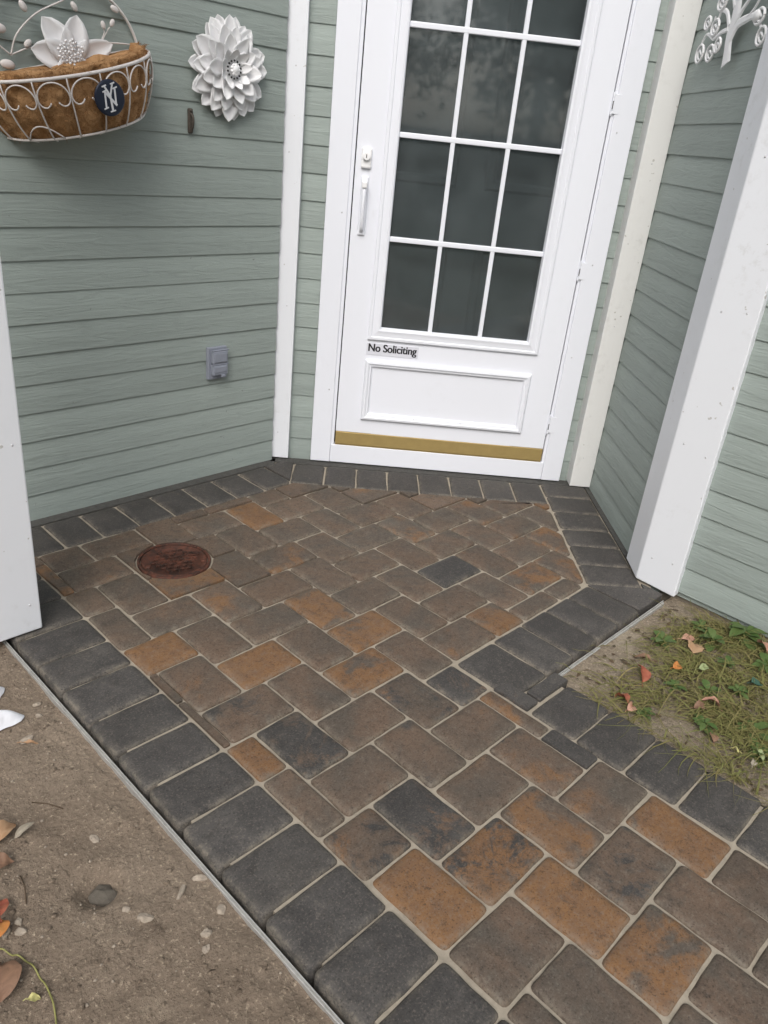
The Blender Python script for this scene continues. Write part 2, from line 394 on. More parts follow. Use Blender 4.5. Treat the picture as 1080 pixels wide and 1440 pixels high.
def paver_mesh(poly, rnd, gap=.0029, rad=.019, sub=True):
    if area(poly) < 0: poly = poly[::-1]
    poly = dedupe(poly)
    # slight waviness of the tumbled edge
    p = poly
    for i in range(len(poly)):
        a, b = poly[i], poly[(i+1) % len(poly)]; ex, ey = b[0]-a[0], b[1]-a[1]; l_ = math.hypot(ex, ey); nx, ny = -ey/l_, ex/l_
        p = clip(p, nx, ny, nx*a[0]+ny*a[1]+gap)
    p = dedupe(p, .006); q = []
    if len(p) < 3 or area(p) < .0003: return None, None
    for i in range(len(p)):
        a, b = Vector(p[i]), Vector(p[(i+1) % len(p)]); q.append(tuple(a))
        L_ = (b-a).length
        if L_ > .07 and sub:
            nn = Vector((-(b-a).y, (b-a).x)).normalized()
            for t in ((.24, .5, .76) if L_ > .1 else (.5,)): q.append(tuple(a.lerp(b, t)+nn*rnd.uniform(-.0012, .0016)))
    rr = rad*rnd.uniform(.8, 1.3); p = roundp(q, rr); n = len(p)
    cx, cy = sum(x for x, y in p)/n, sum(y for x, y in p)/n
    w = min(math.hypot(x-cx, y-cy) for x, y in p)
    wmin = min(abs((x-cx)*(-(q[(i+1) % len(q)][1]-q[i][1]))+(y-cy)*(q[(i+1) % len(q)][0]-q[i][0]))/max(1e-6, math.hypot(q[(i+1) % len(q)][0]-q[i][0], q[(i+1) % len(q)][1]-q[i][1])) for i, (x, y) in enumerate(q))
    if wmin < .003: return None, None
    amin = min((Vector(q[i-1])-Vector(q[i])).angle(Vector(q[(i+1) % len(q)])-Vector(q[i])) for i in range(len(q)))
    if amin < 1.35 or wmin < .024: return arc_paver_mesh(roundp(q, .004), True)
    def ring(d):
        if amin < 1.35:
            f_ = 1-min(d, wmin*.6)/max(wmin, .004)*.75; return [(cx+(x-cx)*f_, cy+(y-cy)*f_) for x, y in p]
        d = min(d, wmin*.36); k_ = roundp(inset(q, d), max(.003, rr-d*.5)); return k_ if len(k_) == n else [(cx+(x-cx)*(1-d/max(w, .01)), cy+(y-cy)*(1-d/max(w, .01))) for x, y in p]
    rings = [(p, -.06, 1.), (p, -.0075, 1.), (ring(.003), -.0034, 1.), (ring(.0068), -.0003, .5), (ring(.026), .0008, 0.)]
    vs, fs, at = [], [], []
    for rg, z, e in rings:
        for (x, y) in rg: vs.append((x-cx, y-cy, z)); at.append(e)
    for k in range(len(rings)-1):
        for i in range(n): fs.append((k*n+i, k*n+(i+1) % n, (k+1)*n+(i+1) % n, (k+1)*n+i))
    fs.append(tuple((len(rings)-1)*n+i for i in range(n)))
    me = mesh('paver', vs, fs, M['paver'], True)
    a_ = me.attributes.new('edge', 'FLOAT', 'POINT'); a_.data.foreach_set('value', at)
    return me, (cx, cy)
def arc_paver_mesh(p, scale=False):
    """a paver cut round the utility cover: plain bevelled prism of a concave outline"""
    n = len(p); cx, cy = sum(x for x, y in p)/n, sum(y for x, y in p)/n; i1 = [(cx+(x-cx)*.955, cy+(y-cy)*.955) for x, y in p] if scale else inset(p, .002); vs, fs, at = [], [], []
    e0 = .12 if scale else .4
    for rg, z, e in ((p, -.06, e0), (p, -.003, e0), (i1, 0, e0*.5)):
        for (x, y) in rg: vs.append((x-cx, y-cy, z)); at.append(e)
    for k in range(2):
        for i in range(n): fs.append((k*n+i, k*n+(i+1) % n, (k+1)*n+(i+1) % n, (k+1)*n+i))
    fs.append(tuple(2*n+i for i in range(n))); me = mesh('paver', vs, fs, M['paver'])
    a_ = me.attributes.new('edge', 'FLOAT', 'POINT'); a_.data.foreach_set('value', at); return me, (cx, cy)
prnd = random.Random(11)
def put_paver(me, c, color, z=0.):
    if me is None: return
    o = obj('paver', me, pav, (c[0], c[1], z+prnd.uniform(-.0022, .0016)))
    o.rotation_euler = (prnd.gauss(0, .008), prnd.gauss(0, .008), prnd.gauss(0, .008)); o.color = (*color, 1); return o

# --- utility cover position (grid)
UC = (1.189, 1.972); UR = .124
def minus_circle(poly):
    """pieces of a convex polygon outside the cover's circle"""
    pts = []
    for i in range(len(poly)):
        a, b = Vector(poly[i]), Vector(poly[(i+1) % len(poly)])
        for j in range(24): pts.append(a.lerp(b, j/24))
    c = Vector(UC); ins = [(p-c).length < UR for p in pts]
    if not any(ins): return [poly]
    if all(ins): return []
    n = len(pts); chains = []
    for i in range(n):
        if ins[i-1] and not ins[i]:
            ch = []; j = i
            while not ins[j % n]: ch.append(pts[j % n]); j += 1
            chains.append(ch)
    out = []; ang = lambda p: math.atan2(p.y-c.y, p.x-c.x)
    for ch in chains:
        if len(ch) < 3: continue
        a0, best = ang(ch[-1]), None
        for c2 in chains:
            d = (a0-ang(c2[0])) % (2*math.pi)
            if best is None or d < best[0]: best = (d, c2)
        keep = [ch[0]]+[ch[i] for i in range(1, len(ch)-1) if abs((ch[i]-ch[i-1]).normalized().cross((ch[i+1]-ch[i]).normalized()) if False else ((ch[i]-ch[i-1]).x*(ch[i+1]-ch[i]).y-(ch[i]-ch[i-1]).y*(ch[i+1]-ch[i]).x)) > 1e-9]+[ch[-1]]
        arc = [c+Vector((math.cos(a0-best[0]*t/6), math.sin(a0-best[0]*t/6)))*UR for t in range(0, 7)]
        out.append([tuple(p) for p in keep]+[tuple(p) for p in arc[:-1]])
    return out

# --- tones of single pavers by herringbone index: (warmth, charcoal, brightness)
W_, L_, C0 = .1387, .2003, (.9408, 1.2294)
TONE = {'A1,-1': (.80, .1, .52), 'B2,-1': (.36, .3, .5), 'A1,0': (.84, .1, .52), 'B1,-1': (.42, .2, .5), 'A0,0': (.18, .52, .5), 'B0,0': (.36, .62, .48),
 'A-1,0': (.58, .1, .5), 'B1,0': (.36, .35, .5), 'A1,1': (.60, .15, .5), 'B1,1': (.45, .55, .48), 'A2,0': (.1, .42, .52), 'B2,0': (.22, .3, .5), 'B3,0': (.58, .15, .5),
 'A2,1': (.60, .1, .5), 'A2,2': (.46, .2, .5), 'B2,1': (.26, .38, .5), 'A0,1': (.36, .38, .5), 'A0,2': (.42, .3, .5), 'B0,1': (.2, .48, .5), 'A1,2': (.1, .64, .55),
 'B1,2': (.5, .2, .5), 'B0,2': (.42, .46, .5), 'A0,3': (.1, .85, .5), 'A-1,1': (.36, .38, .52), 'A-1,2': (.46, .42, .5), 'A-1,3': (.46, .35, .5), 'B-1,0': (.12, .34, .56),
 'B-1,1': (.42, .62, .5), 'B-1,2': (.52, .42, .5), 'B-1,3': (.62, .4, .52), 'A-2,1': (.46, .56, .48), 'A-2,2': (.60, .56, .5), 'A-2,3': (.36, .58, .5), 'B-2,1': (.80, .2, .54),
 'B-2,2': (.82, .14, .55), 'B-2,3': (.3, .42, .52), 'A-3,2': (.28, .42, .52), 'A-3,3': (.62, .25, .54), 'B-3,1': (.6, .2, .54), 'B-3,2': (.26, .42, .52), 'A4,2': (.0, .95, .5),
 'B6,-1': (.66, .2, .5), 'A4,-2': (.46, .2, .48), 'A7,1': (.5, .2, .5), 'A4,3': (.55, .25, .5), 'B5,3': (.48, .25, .5), 'B6,3': (.5, .15, .5), 'A5,3': (.46, .2, .5), 'A6,2': (.3, .4, .5)}
variants = {}
for t in 'AB':
    hx, hy = (L_/2, W_/2) if t == 'A' else (W_/2, L_/2)
    variants[t] = [paver_mesh([(-hx, -hy), (hx, -hy), (hx, hy), (-hx, hy)], prnd)[0] for _ in range(5)]
ue, ve = g2(EX), g2(NX); uo, vo = O.dot(EX), O.dot(NX)
def cut(poly, u0=None, u1=None, v0=None, v1=None, a0=None, a1=None, b0=None, b1=None):
    for s_, vec, off, val in ((1, ue, uo, u0), (-1, ue, uo, u1), (1, ve, vo, v0), (-1, ve, vo, v1), (1, (1, 0), 0, a0), (-1, (1, 0), 0, a1), (1, (0, 1), 0, b0), (-1, (0, 1), 0, b1)):
        if val is not None and poly: poly = clip(poly, s_*vec[0], s_*vec[1], s_*(val+off))
    return poly
for mm_ in range(-26, 16):
    for nn_ in range(-9, 14):
        for t in 'AB':
            ca, cb = C0[0]+mm_*W_+nn_*L_, C0[1]+mm_*W_-nn_*L_
            if t == 'B': ca += (L_-W_)/2; cb -= (L_+W_)/2
            if not (.7 < ca < 2.95 and -1.2 < cb < 2.4): continue
            hx, hy = (L_/2, W_/2) if t == 'A' else (W_/2, L_/2)
            rect = [(ca-hx, cb-hy), (ca+hx, cb-hy), (ca+hx, cb+hy), (ca-hx, cb+hy)]
            p = cut(rect, u1=1.013 if cb > .95 else None, v0=.243, a0=.818, b1=2.241)
            if p:
                if ca < 1.515:
                    if cb-hy < .90: p = cut(p, a1=1.5)
                    elif cb-hy < 1.02: p = cut(p, a1=1.506)
                else: p = cut(p, b0=1.035) if cb > 1.0 else (cut(p, a1=1.5) if ca-hx < 1.49 else [])
            if len(p) < 3 or abs(area(p)) < .0006: continue
            key = '%s%d,%d' % (t, mm_, nn_)
            col = TONE.get(key) or (max(.1, min(.54, prnd.gauss(.38, .10))), max(.1, min(.46, prnd.gauss(.34, .09))), prnd.uniform(.45, .55))
            full = abs(abs(area(p))-W_*L_) < 1e-5
            hit = any(math.hypot(x-UC[0], y-UC[1]) < UR for x, y in [(ca+hx*i/4, cb+hy*j/4) for i in range(-4, 5) for j in range(-4, 5)])
            if full and not hit:
                put_paver(prnd.choice(variants[t]), (ca, cb), col)
            else:
                if hit:
                    pi = p if area(p) > 0 else p[::-1]; base_ = pi
                    for i in range(len(pi)):
                        a, b = pi[i], pi[(i+1) % len(pi)]; ex, ey = b[0]-a[0], b[1]-a[1]; l_ = math.hypot(ex, ey)
                        if l_ > 1e-5: base_ = clip(base_, -ey/l_, ex/l_, (-ey*a[0]+ex*a[1])/l_+.0042)
                    for q in minus_circle(dedupe(base_)):
                        q = dedupe(q, .003)
                        if len(q) > 3 and area(q) > .0012: me, c = arc_paver_mesh(q); put_paver(me, c, col)
                else:
                    me, c = paver_mesh(p, prnd, rad=.012); put_paver(me, c, col)
def charcoal(): return (prnd.uniform(0, .12), prnd.uniform(.80, 1.0), prnd.uniform(.48, .64))
def border(poly, col=None):
    if len(poly) >= 3 and abs(area(poly)) > .0005:
        me, c = paver_mesh(poly, prnd, gap=.0029, rad=.016); put_paver(me, c, col or charcoal())
def rect(a0, a1, b0, b1): return [(a0, b0), (a1, b0), (a1, b1), (a0, b1)]
jb = [-1.16, -1.02, -.885, -.75, -.61, -.475, -.338, -.2, -.065, .07, .207, .343, .479, .614, .751, .891, 1.028, 1.161, 1.294, 1.426, 1.572, 1.703, 1.838, 1.972, 2.106, 2.241]
for b0, b1 in zip(jb, jb[1:]): border(rect(.617, .818, b0, b1))
ja = [.617, .690, .822, .957, 1.09, 1.226, 1.366, 1.506, 1.640, 1.772, 1.909, 2.2]
for a0, a1 in zip(ja, ja[1:]): border(cut(rect(a0, a1, 2.243, 2.437), u1=-.066, v0=.03), (.1, prnd.uniform(.7, .9), prnd.uniform(.48, .58)))
ju = [-.066, .071, .2046, .338, .471, .606, .742, .8785, 1.013]
big = [(-1, -1), (5, -1), (5, 5), (-1, 5)]
for u0, u1 in zip(ju, ju[1:]): border(cut(big, u0=u0, u1=u1, v0=.035, v1=.241), (.1, prnd.uniform(.75, .95), prnd.uniform(.48, .6)))
jv = [.03, .162, .307, .457, .598, .740, .876]
for v0, v1 in zip(jv, jv[1:]): border(cut(big, u0=1.016, u1=1.216, v0=v0, v1=v1))
border(cut(big, u0=1.016, v0=.878, a0=2.217, a1=2.385, b0=.832))
jr = [1.508, 1.68, 1.82, 1.954, 2.087, 2.216]
for a0, a1 in zip(jr, jr[1:]): border(rect(a0, a1, .829, 1.033))
jl = [-1.14, -1.0, -.865, -.73, -.595, -.46, -.32, -.187, -.05, .086, .224, .362, .498, .635, .774]
for b0, b1 in zip(jl, jl[1:]): border(rect(1.502, 1.69, b0, b1))
border(rect(1.562, 1.706, .777, .828)); border(rect(1.502, 1.558, .777, .895), (.2, .7, .6))
mo = MB()
for poly in (cut(rect(.62, 2.3, 2.438, 2.484), u1=-.15), cut(big, u0=-.17, u1=1.015, v0=-.02, v1=.034), cut(big, u0=1.217, u1=1.24, v0=.03, v1=.74), cut(big, u0=1.016, u1=1.24, v0=-.03, v1=.029), cut(big, u0=1.217, u1=1.33, v0=.741, v1=.877, a1=2.385)):
    if len(poly) > 2: prism(mo, poly, -.05, -.002)
mo.build('mortar_strip', M['mortar'], pav)

# metal edging strips
ed = MB(); ed.box(.6063, .6085, -1.4, 2.48, -.075, -.0105, .0006); ed.box(.6030, .6060, -1.4, 2.48, -.075, -.0165, .0006)
tag(ed.build('paving_edging', M['alu'], None, rz=GA), 'long thin aluminium edging strip between left soil and charcoal border', 'edging')
ed = MB(); ed.box(1.712, 2.36, .8180, .8205, -.075, -.0105, .0006); ed.box(1.712, 2.36, .8135, .8180, -.075, -.0170, .0008)
tag(ed.build('paving_edging', M['alu'], None, rz=GA), 'short edging strip along the grassy bed below the right post', 'edging')

# rusty utility cover set into the paving
uc = empty('utility_cover', G(UC[0], UC[1], 0), GA+R(-18))
tag(uc, 'round rusty cast iron cover set into the brown pavers', 'cover')
MB().lathe([(UR-.007, -.05), (UR-.007, -.001), (UR-.009, .0008), (UR-.015, .001), (UR-.0165, -.002), (UR-.0165, -.02)], 48).build('rim', M['rust'], uc, True)
lid = MB(); lid.lathe([(UR-.0185, -.02), (UR-.0185, -.003), (UR-.021, -.001), (UR-.030, -.001), (UR-.032, -.0045), (.0001, -.0045)], 48)
lo = lid.build('lid', M['rust'], uc, True)
rb = MB()
for i in range(-3, 4):
    for j in range(-3, 4):
        x, y = i*.022+(.011 if j % 2 else 0), j*.02
        if math.hypot(x, y) < .075: rb.box(x-.007, x+.007, y-.004, y+.004, -.0055, .0, .0012)
rb.build('raised_tread', M['rust'], lo)
lg = MB(); lg.box(.055, .085, .012, .036, -.005, .0018, .0015); lg.box(.062, .078, .018, .030, .0018, .0032, .0008); lg.build('lift_lug', M['rust'], lo)
for (x, y) in ((-.088, -.02), (.088, -.03)): MB().lathe([(.008, -.006), (.008, .001), (.005, .002), (.0001, .002)], 12, (x, y, 0)).build('bolt', M['rust'], lo, True)

# ------------------------------------------------------------------ house walls
SEAM0, EXPO, NPL = -.008, .0968, 27
def plank_mesh(x0, x1, seed, expo=EXPO):
    """one lap-siding board, local x along the wall, outward is -y"""
    prof = [(0, 0), (-.0072, 0), (-.0088, .0010), (-.0094, .0030), (-.0086, expo*.5), (-.0040, expo+.006), (0, expo+.006)]
    rn = random.Random(seed); xs = [x0, x1]; vs = []; fs = []; n = len(prof)
    for x in xs:
        for (y, z) in prof: vs.append((x, y, z))
    for j in range(n): fs.append((j, (j+1) % n, n+(j+1) % n, n+j))
    fs.append(tuple(range(n))); fs.append(tuple(reversed(range(n, 2*n))))
    return mesh('plank', vs, fs, M['siding'])
def wall(label, loc, rz, core, spans, z0=SEAM0, skip=None, expo=EXPO):
    k = MB()
    for c in core: k.box(*c)
    w = k.build('house_wall', M['siding'], None, loc=loc, rz=rz); tag(w, label, 'wall')
    for si, (x0, x1, za, zb) in enumerate(spans):
        me = plank_mesh(x0, x1, si, expo)
        for i in range(NPL):
            z = z0+i*expo
            if z < za-.05 or z > zb: continue
            o = obj('plank', me, w, (0, prnd.uniform(-.0012, 0), z)); o.rotation_euler = (prnd.gauss(0, .0035), prnd.gauss(0, .0004), 0)
    return w
left = wall('sage green siding wall carrying the flower basket, left of the door', G(0, 2.49), GA, [(-3.0, 1.98, .004, .14, -.06, 2.62)], [(-3.0, 1.985, -.05, 2.6)])
doorw = wall('sage green siding wall the white door stands in', O+NX*-.04, TH, [(-.16, .07, .002, .12, -.06, 2.62), (1.04, 1.24, .002, .12, -.06, 2.62), (.07, 1.04, .002, .12, 2.15, 2.62)],
             [(-.10, -.002, -.05, 2.15), (1.109, 1.16, -.05, 2.15), (-.1, 1.16, 2.22, 2.6)])
rightw = wall('shaded siding wall carrying the white metal tree, right of the door', D(1.246, 0), TH-R(90), [(-.05, .84, .004, .10, -.06, 2.62)], [(.02, .80, -.05, 2.6)])
frontr = wall('light green front wall at the right edge beside the thick white post', G(2.432, 0), GA-R(90), [(-.96, 3.0, .004, .14, -.012, 2.62)], [(-.86, 3.0, .005, 2.6)], z0=.008)
fo = MB(); fo.box(-.94, 3.0, .012, .16, -.4, -.004, .002); fo.build('foundation', M['concrete'], frontr)

# trim boards belonging to the walls
MB().box(-.180, -.097, -.040, .02, .004, 2.6, .002).build('corner_board', M['white'], doorw)
MB().box(1.145, 1.236, -.080, .02, .004, 2.6, .002).build('corner_board', M['trimold'], doorw)

# corner posts
def cgu(u, a):      # grid b of the point with given u on the plane a = const
    p0, p1 = G(a, 0)-O, G(a, 1)-O; u0_, u1_ = p0.dot(EX), p1.dot(EX); return (u-u0_)/(u1_-u0_)
bc = cgu(1.205, 2.397); q0 = G(2.397, bc); 
def corner_post(name, label, pts, zb, mat):
    k = MB(); n = len(pts); bm = bmesh.new()
    lo_ = [bm.verts.new((x, y, zb[i] if isinstance(zb, (list, tuple)) else zb)) for i, (x, y) in enumerate(pts)]; hi = [bm.verts.new((x, y, 2.6)) for x, y in pts]
    bm.faces.new(lo_[::-1]); bm.faces.new(hi)
    for i in range(n): bm.faces.new((lo_[i], lo_[(i+1) % n], hi[(i+1) % n], hi[i]))
    bmesh.ops.recalc_face_normals(bm, faces=bm.faces[:])
    bmesh.ops.bevel(bm, geom=bm.edges[:], offset=.004, segments=2, profile=.5, affect='EDGES')
    c = Vector((pts[0][0], pts[0][1], 0)); k.bm(bm); k.v = [(x-c.x, y-c.y, z) for x, y, z in k.v]
    o = k.build(name, mat, None, loc=c); return tag(o, label, 'post')
vq = (q0-O).dot(NX)
pa, pc = D(1.205, vq-.125), G(2.397, bc-.145)
P2 = [q0, pc, G(2.46, bc-.145), D(1.30, vq-.125), pa]
corner_post('corner_post', 'thick white painted corner post at right, above the grassy bed', [(p.x, p.y) for p in P2], [.002, -.004, .0, .012, .012], M['white'])
P3 = [G(.70, 1.846), G(.70, 1.99), G(.556, 1.99), G(.556, 1.846)]  # shaped as a free-standing post, unseen side wall left out to let light in
corner_post('corner_post', 'white painted post at the left edge overlapping the charcoal border', [(p.x, p.y) for p in P3], .006, M['white'])

def nails(post, o0, ax, nrm_, zs):
    for i, z in enumerate(zs):
        p = o0+ax*prnd.uniform(-.004, .004)+nrm_*.0004+Vector((0, 0, z)); MB().ball((0, 0, 0), .0034, 8, 5, (1, 1, 1)).build('nail_head', M['steel'], post, True, loc=p-post.location)
posts = [o for o in C.objects if o.name.startswith('corner_post')]
nails(posts[0], G(2.3985, bc-.035), BX, -AX, (.10, .52, .94, 1.36)); nails(posts[0], G(2.3985, bc-.112), BX, -AX, (.11, .50, .95, 1.38))
nails(posts[1], G(.672, 1.8475), AX, -BX, (.09, .55, 1.0))
for u, zz in ((-.139, (.12, .66, 1.22, 1.5)),):
    for z in zz: MB().ball((0, 0, 0), .0032, 8, 5).build('nail_head', M['steel'], doorw, True, loc=(u+prnd.uniform(-.01, .01), -.0385, z))
for z in (.14, .71, 1.31): MB().ball((0, 0, 0), .0032, 8, 5).build('nail_head', M['steel'], doorw, True, loc=(1.19+prnd.uniform(-.012, .012), -.0785, z))

# roof edge, flush with the walls
def gpoly(k, pts, z0, z1): prism(k, [(p.x, p.y) for p in pts], z0, z1)
RO = [G(-3, 2.47), G(1.96, 2.47), D(0, -.05), D(1.25, -.05), D(1.25, .8), G(2.42, .85), G(2.42, -3.0), G(4.5, -3.0), G(4.5, 4.5), G(-3, 4.5)]
k = MB(); gpoly(k, RO, 2.622, 2.72); k.v = [(x, y-3., z-2.6) for x, y, z in k.v]
tag(k.build('roof', M['roof'], None, loc=(0, 3.0, 2.6)), 'grey shingled roof edge above the entry walls', 'roof')

# ------------------------------------------------------------------ white storm door
door = empty('storm_door', O, TH); tag(door, 'white storm door with gridded glass, brass sweep and No Soliciting sticker', 'door')
fr = MB(); fr.box(0, .084, -.0, .045, .004, 2.21, .003); fr.box(1.024, 1.107, -.0, .045, .004, 2.21, .003); fr.box(.084, 1.024, -.001, .045, 2.126, 2.209, .003)
fr.box(.0835, .0975, .006, .045, .004, 2.13, .002); fr.box(1.0125, 1.0245, .006, .045, .004, 2.13, .002)
casing = fr.build('casing', M['door'], door)
MB().box(.0845, 1.0235, .002, .05, .004, .086, .003).build('sill', M['door'], door)
MB().box(.086, 1.022, .030, .05, .086, 2.13).build('weather_gasket', M['gap'], door)
# cut the gasket open behind the glass: replaced by four strips
bpy.data.objects.remove(door.children[-1])
gk = MB(); gk.box(.086, .19, .034, .05, .086, 2.13); gk.box(.92, 1.022, .034, .05, .086, 2.13); gk.box(.19, .92, .034, .05, .086, .55); gk.box(.19, .92, .034, .05, 2.06, 2.13); gk.build('weather_gasket', M['gap'], door)
lf = MB()
X0, X1, Z0, Z1 = .1015, 1.0085, .148, 2.118; GX0, GX1, GZ0, GZ1 = .255, .858, .603, 2.012
lf.box(X0, GX0, .004, .032, Z0, Z1, .002); lf.box(GX1, X1, .004, .032, Z0, Z1, .002)
lf.box(GX0-.002, GX1+.002, .0041, .0319, Z0, GZ0, .0); lf.box(GX0-.002, GX1+.002, .0041, .0319, GZ1, Z1-.0002, .0)
leaf = lf.build('door_leaf', M['door'], door)
MB().frame(.204, .907, .556, 2.062, [(0, -.0045), (0, .004), (.0035, .0065), (.012, .0070), (.016, .0040), (.030, .0055), (.040, .0080), (.0475, .0060), (.051, -.014)]).build('glass_frame', M['door'], leaf)
MB().frame(.203, .899, .211, .473, [(0, -.0045), (.001, .004), (.006, .0105), (.014, .012), (.020, .0075), (.026, .0065), (.030, -.0015), (.034, -.0030)]).build('raised_panel', M['door'], leaf)
for (u, z) in ((.222, .228), (.43, .232), (.63, .232), (.88, .226)):
    MB().ball((0, 0, 0), .0028, 8, 5, (1, .6, 1)).build('nail_head', M['steel'], leaf, True, loc=(u, -.0085, z))
GU = [GX0, .4535, .6595, GX1]; GZ = [GZ0, .951, 1.317, 1.665, GZ1]
for i in (1, 2): MB().box(GU[i]-.0085, GU[i]+.0085, .004, .016, GZ0, GZ1, .003).build('muntin', M['door'], leaf)
for j in (1, 2, 3): MB().box(GX0, GX1, .0032, .0168, GZ[j]-.0095, GZ[j]+.0095, .003).build('muntin', M['door'], leaf)
for i in range(3):
    for j in range(4):
        x0, x1, z0_, z1_ = GU[i], GU[i+1], GZ[j], GZ[j+1]
        MB().box(x0, x1, .018, .021, z0_, z1_).build('pane', M['glass'], leaf)
sw = MB(); sw.box(X0+.001, X1-.001, .000, .03, .0915, .1475, .002); sw.box(X0+.001, X1-.001, .004, .028, .086, .0915)
sw.build('door_sweep', M['gold'], door)
for z0_, z1_ in ((.222, .302), (.868, .940), (1.455, 1.527)):
    h = MB(); n_ = 5; dz = (z1_-z0_)/n_
    for i in range(n_): h.tube([(1.0108, .0005, z0_+i*dz+.0012), (1.0108, .0005, z0_+(i+1)*dz-.0012)], .0050, 8)
    h.tube([(1.0108, .0005, z0_-.003), (1.0108, .0005, z1_+.003)], .0032, 8)
    hb = h.build('hinge', M['door'], door)
    MB().box(1.0145, 1.038, -.0018, .003, z0_+.004, z1_-.004, .0006).build('hinge_leaf', M['door'], hb)
    MB().box(1.0092, 1.0122, -.0052, -.0045, z0_+.018, z0_+.045).build('worn_gap', M['gap'], hb)
for (u, z) in ((1.047, 1.40), (1.058, .93), (1.05, .56), (.062, .33), (.064, 1.03)):
    MB().ball((0, 0, 0), .0032, 8, 5, (1, .5, 1)).build('screw_cap', M['steel'], casing, True, loc=(u, -.0004, z))
lk = MB(); lk.box(.122, .160, -.010, .006, 1.192, 1.262, .006); lock = lk.build('lock', M['metalwhite'], door, False)
def ycyl(k, c, r, y0, y1, seg=20):
    k.tube([(c[0], y1, c[1]), (c[0], y0+.0015, c[1]), (c[0], y0, c[1])], [r, r, r-.0015], seg); return k
ycyl(MB(), (.141, 1.234), .0145, -.022, -.008).build('lock_cylinder', M['metalwhite'], lock)
MB().box(.1395, .1425, -.0228, -.0215, 1.228, 1.240).build('keyhole', M['gap'], lock)
hd = MB(); hd.box(.128, .156, -.004, .006, .955, 1.165, .004)
hd.tube(bezier([(.142, -.002, 1.145), (.142, -.022, 1.135), (.142, -.033, 1.09), (.142, -.032, 1.03), (.142, -.021, .985), (.142, -.002, .972)], 6), [.008]*12+[.007]*19, 10)
hnd = hd.build('pull_handle', M['door'], door, False)
tb = MB(); tb.box(.132, .152, -.040, -.004, 1.125, 1.150, .005); tb.build('thumb_button', M['metalwhite'], hnd)
st = MB(); st.box(.203, .417, .0022, .0045, .493, .541, .0003); stk = st.build('sticker', M['sticker'], door)
stk['label'] = 'sticker reading No Soliciting'
cu = bpy.data.curves.new('lettering', 'FONT'); cu.body = 'No Soliciting'; cu.size = .040; cu.offset = .0004; cu.extrude = .0002; cu.space_character = .98
to = bpy.data.objects.new('tmp', cu); C.objects.link(to); dg = bpy.context.evaluated_depsgraph_get(); tme = bpy.data.meshes.new_from_object(to.evaluated_get(dg)); bpy.data.objects.remove(to)
xs = [v.co.x for v in tme.vertices]; sx = .198/(max(xs)-min(xs)); mnx = min(xs)
for v in tme.vertices: v.co = ((v.co.x-mnx)*sx+.211, .0018-v.co.z, v.co.y*1.12+.5085)
tk = MB(); tv = [tuple(v.co) for v in tme.vertices]; tf = [tuple(p.vertices) for p in tme.polygons]
for i_, dx in enumerate((-.0010, 0, .0010)): tk.add([(x+dx, y-.00012*i_, z) for x, y, z in tv], tf)      # a heavier weight
bpy.data.meshes.remove(tme); tk.build('lettering', M['ink'], stk)

# dark inner door behind the glass
idr = MB(); idr.box(.07, 1.04, .15, .19, .05, 2.15)
inn = idr.build('inner_door', M['inner'], None, loc=O, rz=TH); tag(inn, 'dark inner door dimly seen through the storm door glass', 'door')
for (x0, x1, z0_, z1_) in ((.20, .50, .25, .95), (.61, .91, .25, .95), (.20, .50, 1.15, 1.95), (.61, .91, 1.15, 1.95)):
    k = MB(); k.frame(x0, x1, z0_, z1_, [(0, -.15), (.01, -.142), (.03, -.144), (.04, -.1505)]); k.build('door_panel', M['inner'], inn)

# ------------------------------------------------------------------ things on the left wall
def wl(a, z, out=.014): return G(a, 2.49-out, z)
# weatherproof outlet
ol = empty('outdoor_outlet', wl(1.692, .405), GA); tag(ol, 'grey weatherproof outlet cover low on the green siding', 'outlet')
k = MB(); k.box(-.0425, .0425, -.012, .004, 0, .124, .003); k.build('backplate', M['outlet'], ol)
k = MB(); k.box(-.031, .036, -.030, -.010, .063, .112, .005); li = k.build('lid', M['outlet'], ol)
k = MB(); k.box(-.027, .030, -.0325, -.0295, .070, .104, .002); k.build('lid_face', M['outlet'], li)
k = MB(); k.box(-.031, .036, -.030, -.010, .018, .058, .005); li2 = k.build('lid', M['outlet'], ol)
k = MB(); k.box(-.027, .030, -.0325, -.0295, .030, .053, .002); k.build('lid_face', M['outlet'], li2)
for z in (.0605, .1145): MB().tube([(-.034, -.026, z), (.039, -.026, z)], .0032, 8).build('hinge_pin', M['outlet'], ol)
k = MB(); k.box(.004, .022, -.035, -.028, .012, .020, .001); k.build('latch_tab', M['outlet'], ol)
# corroded bracket
bk = empty('wall_bracket', wl(1.589, 1.25), GA); tag(bk, 'small corroded bracket on the siding below the white flower', 'bracket')
k = MB(); k.box(-.009, .009, -.006, .004, .004, .078, .004); k.build('bracket_plate', M['oldmetal'], bk)
k = MB(); k.tube(bezier([(0, -.004, .062), (0, -.016, .055), (0, -.018, .036), (0, -.012, .020), (0, -.004, .014)], 5), .0042, 8); k.build('hook', M['oldmetal'], bk, True)
for z in (.012, .071): MB().ball((0, 0, 0), .0042, 8, 5, (1, .7, 1)).build('screw', M['oldmetal'], bk, True, loc=(0, -.007, z))

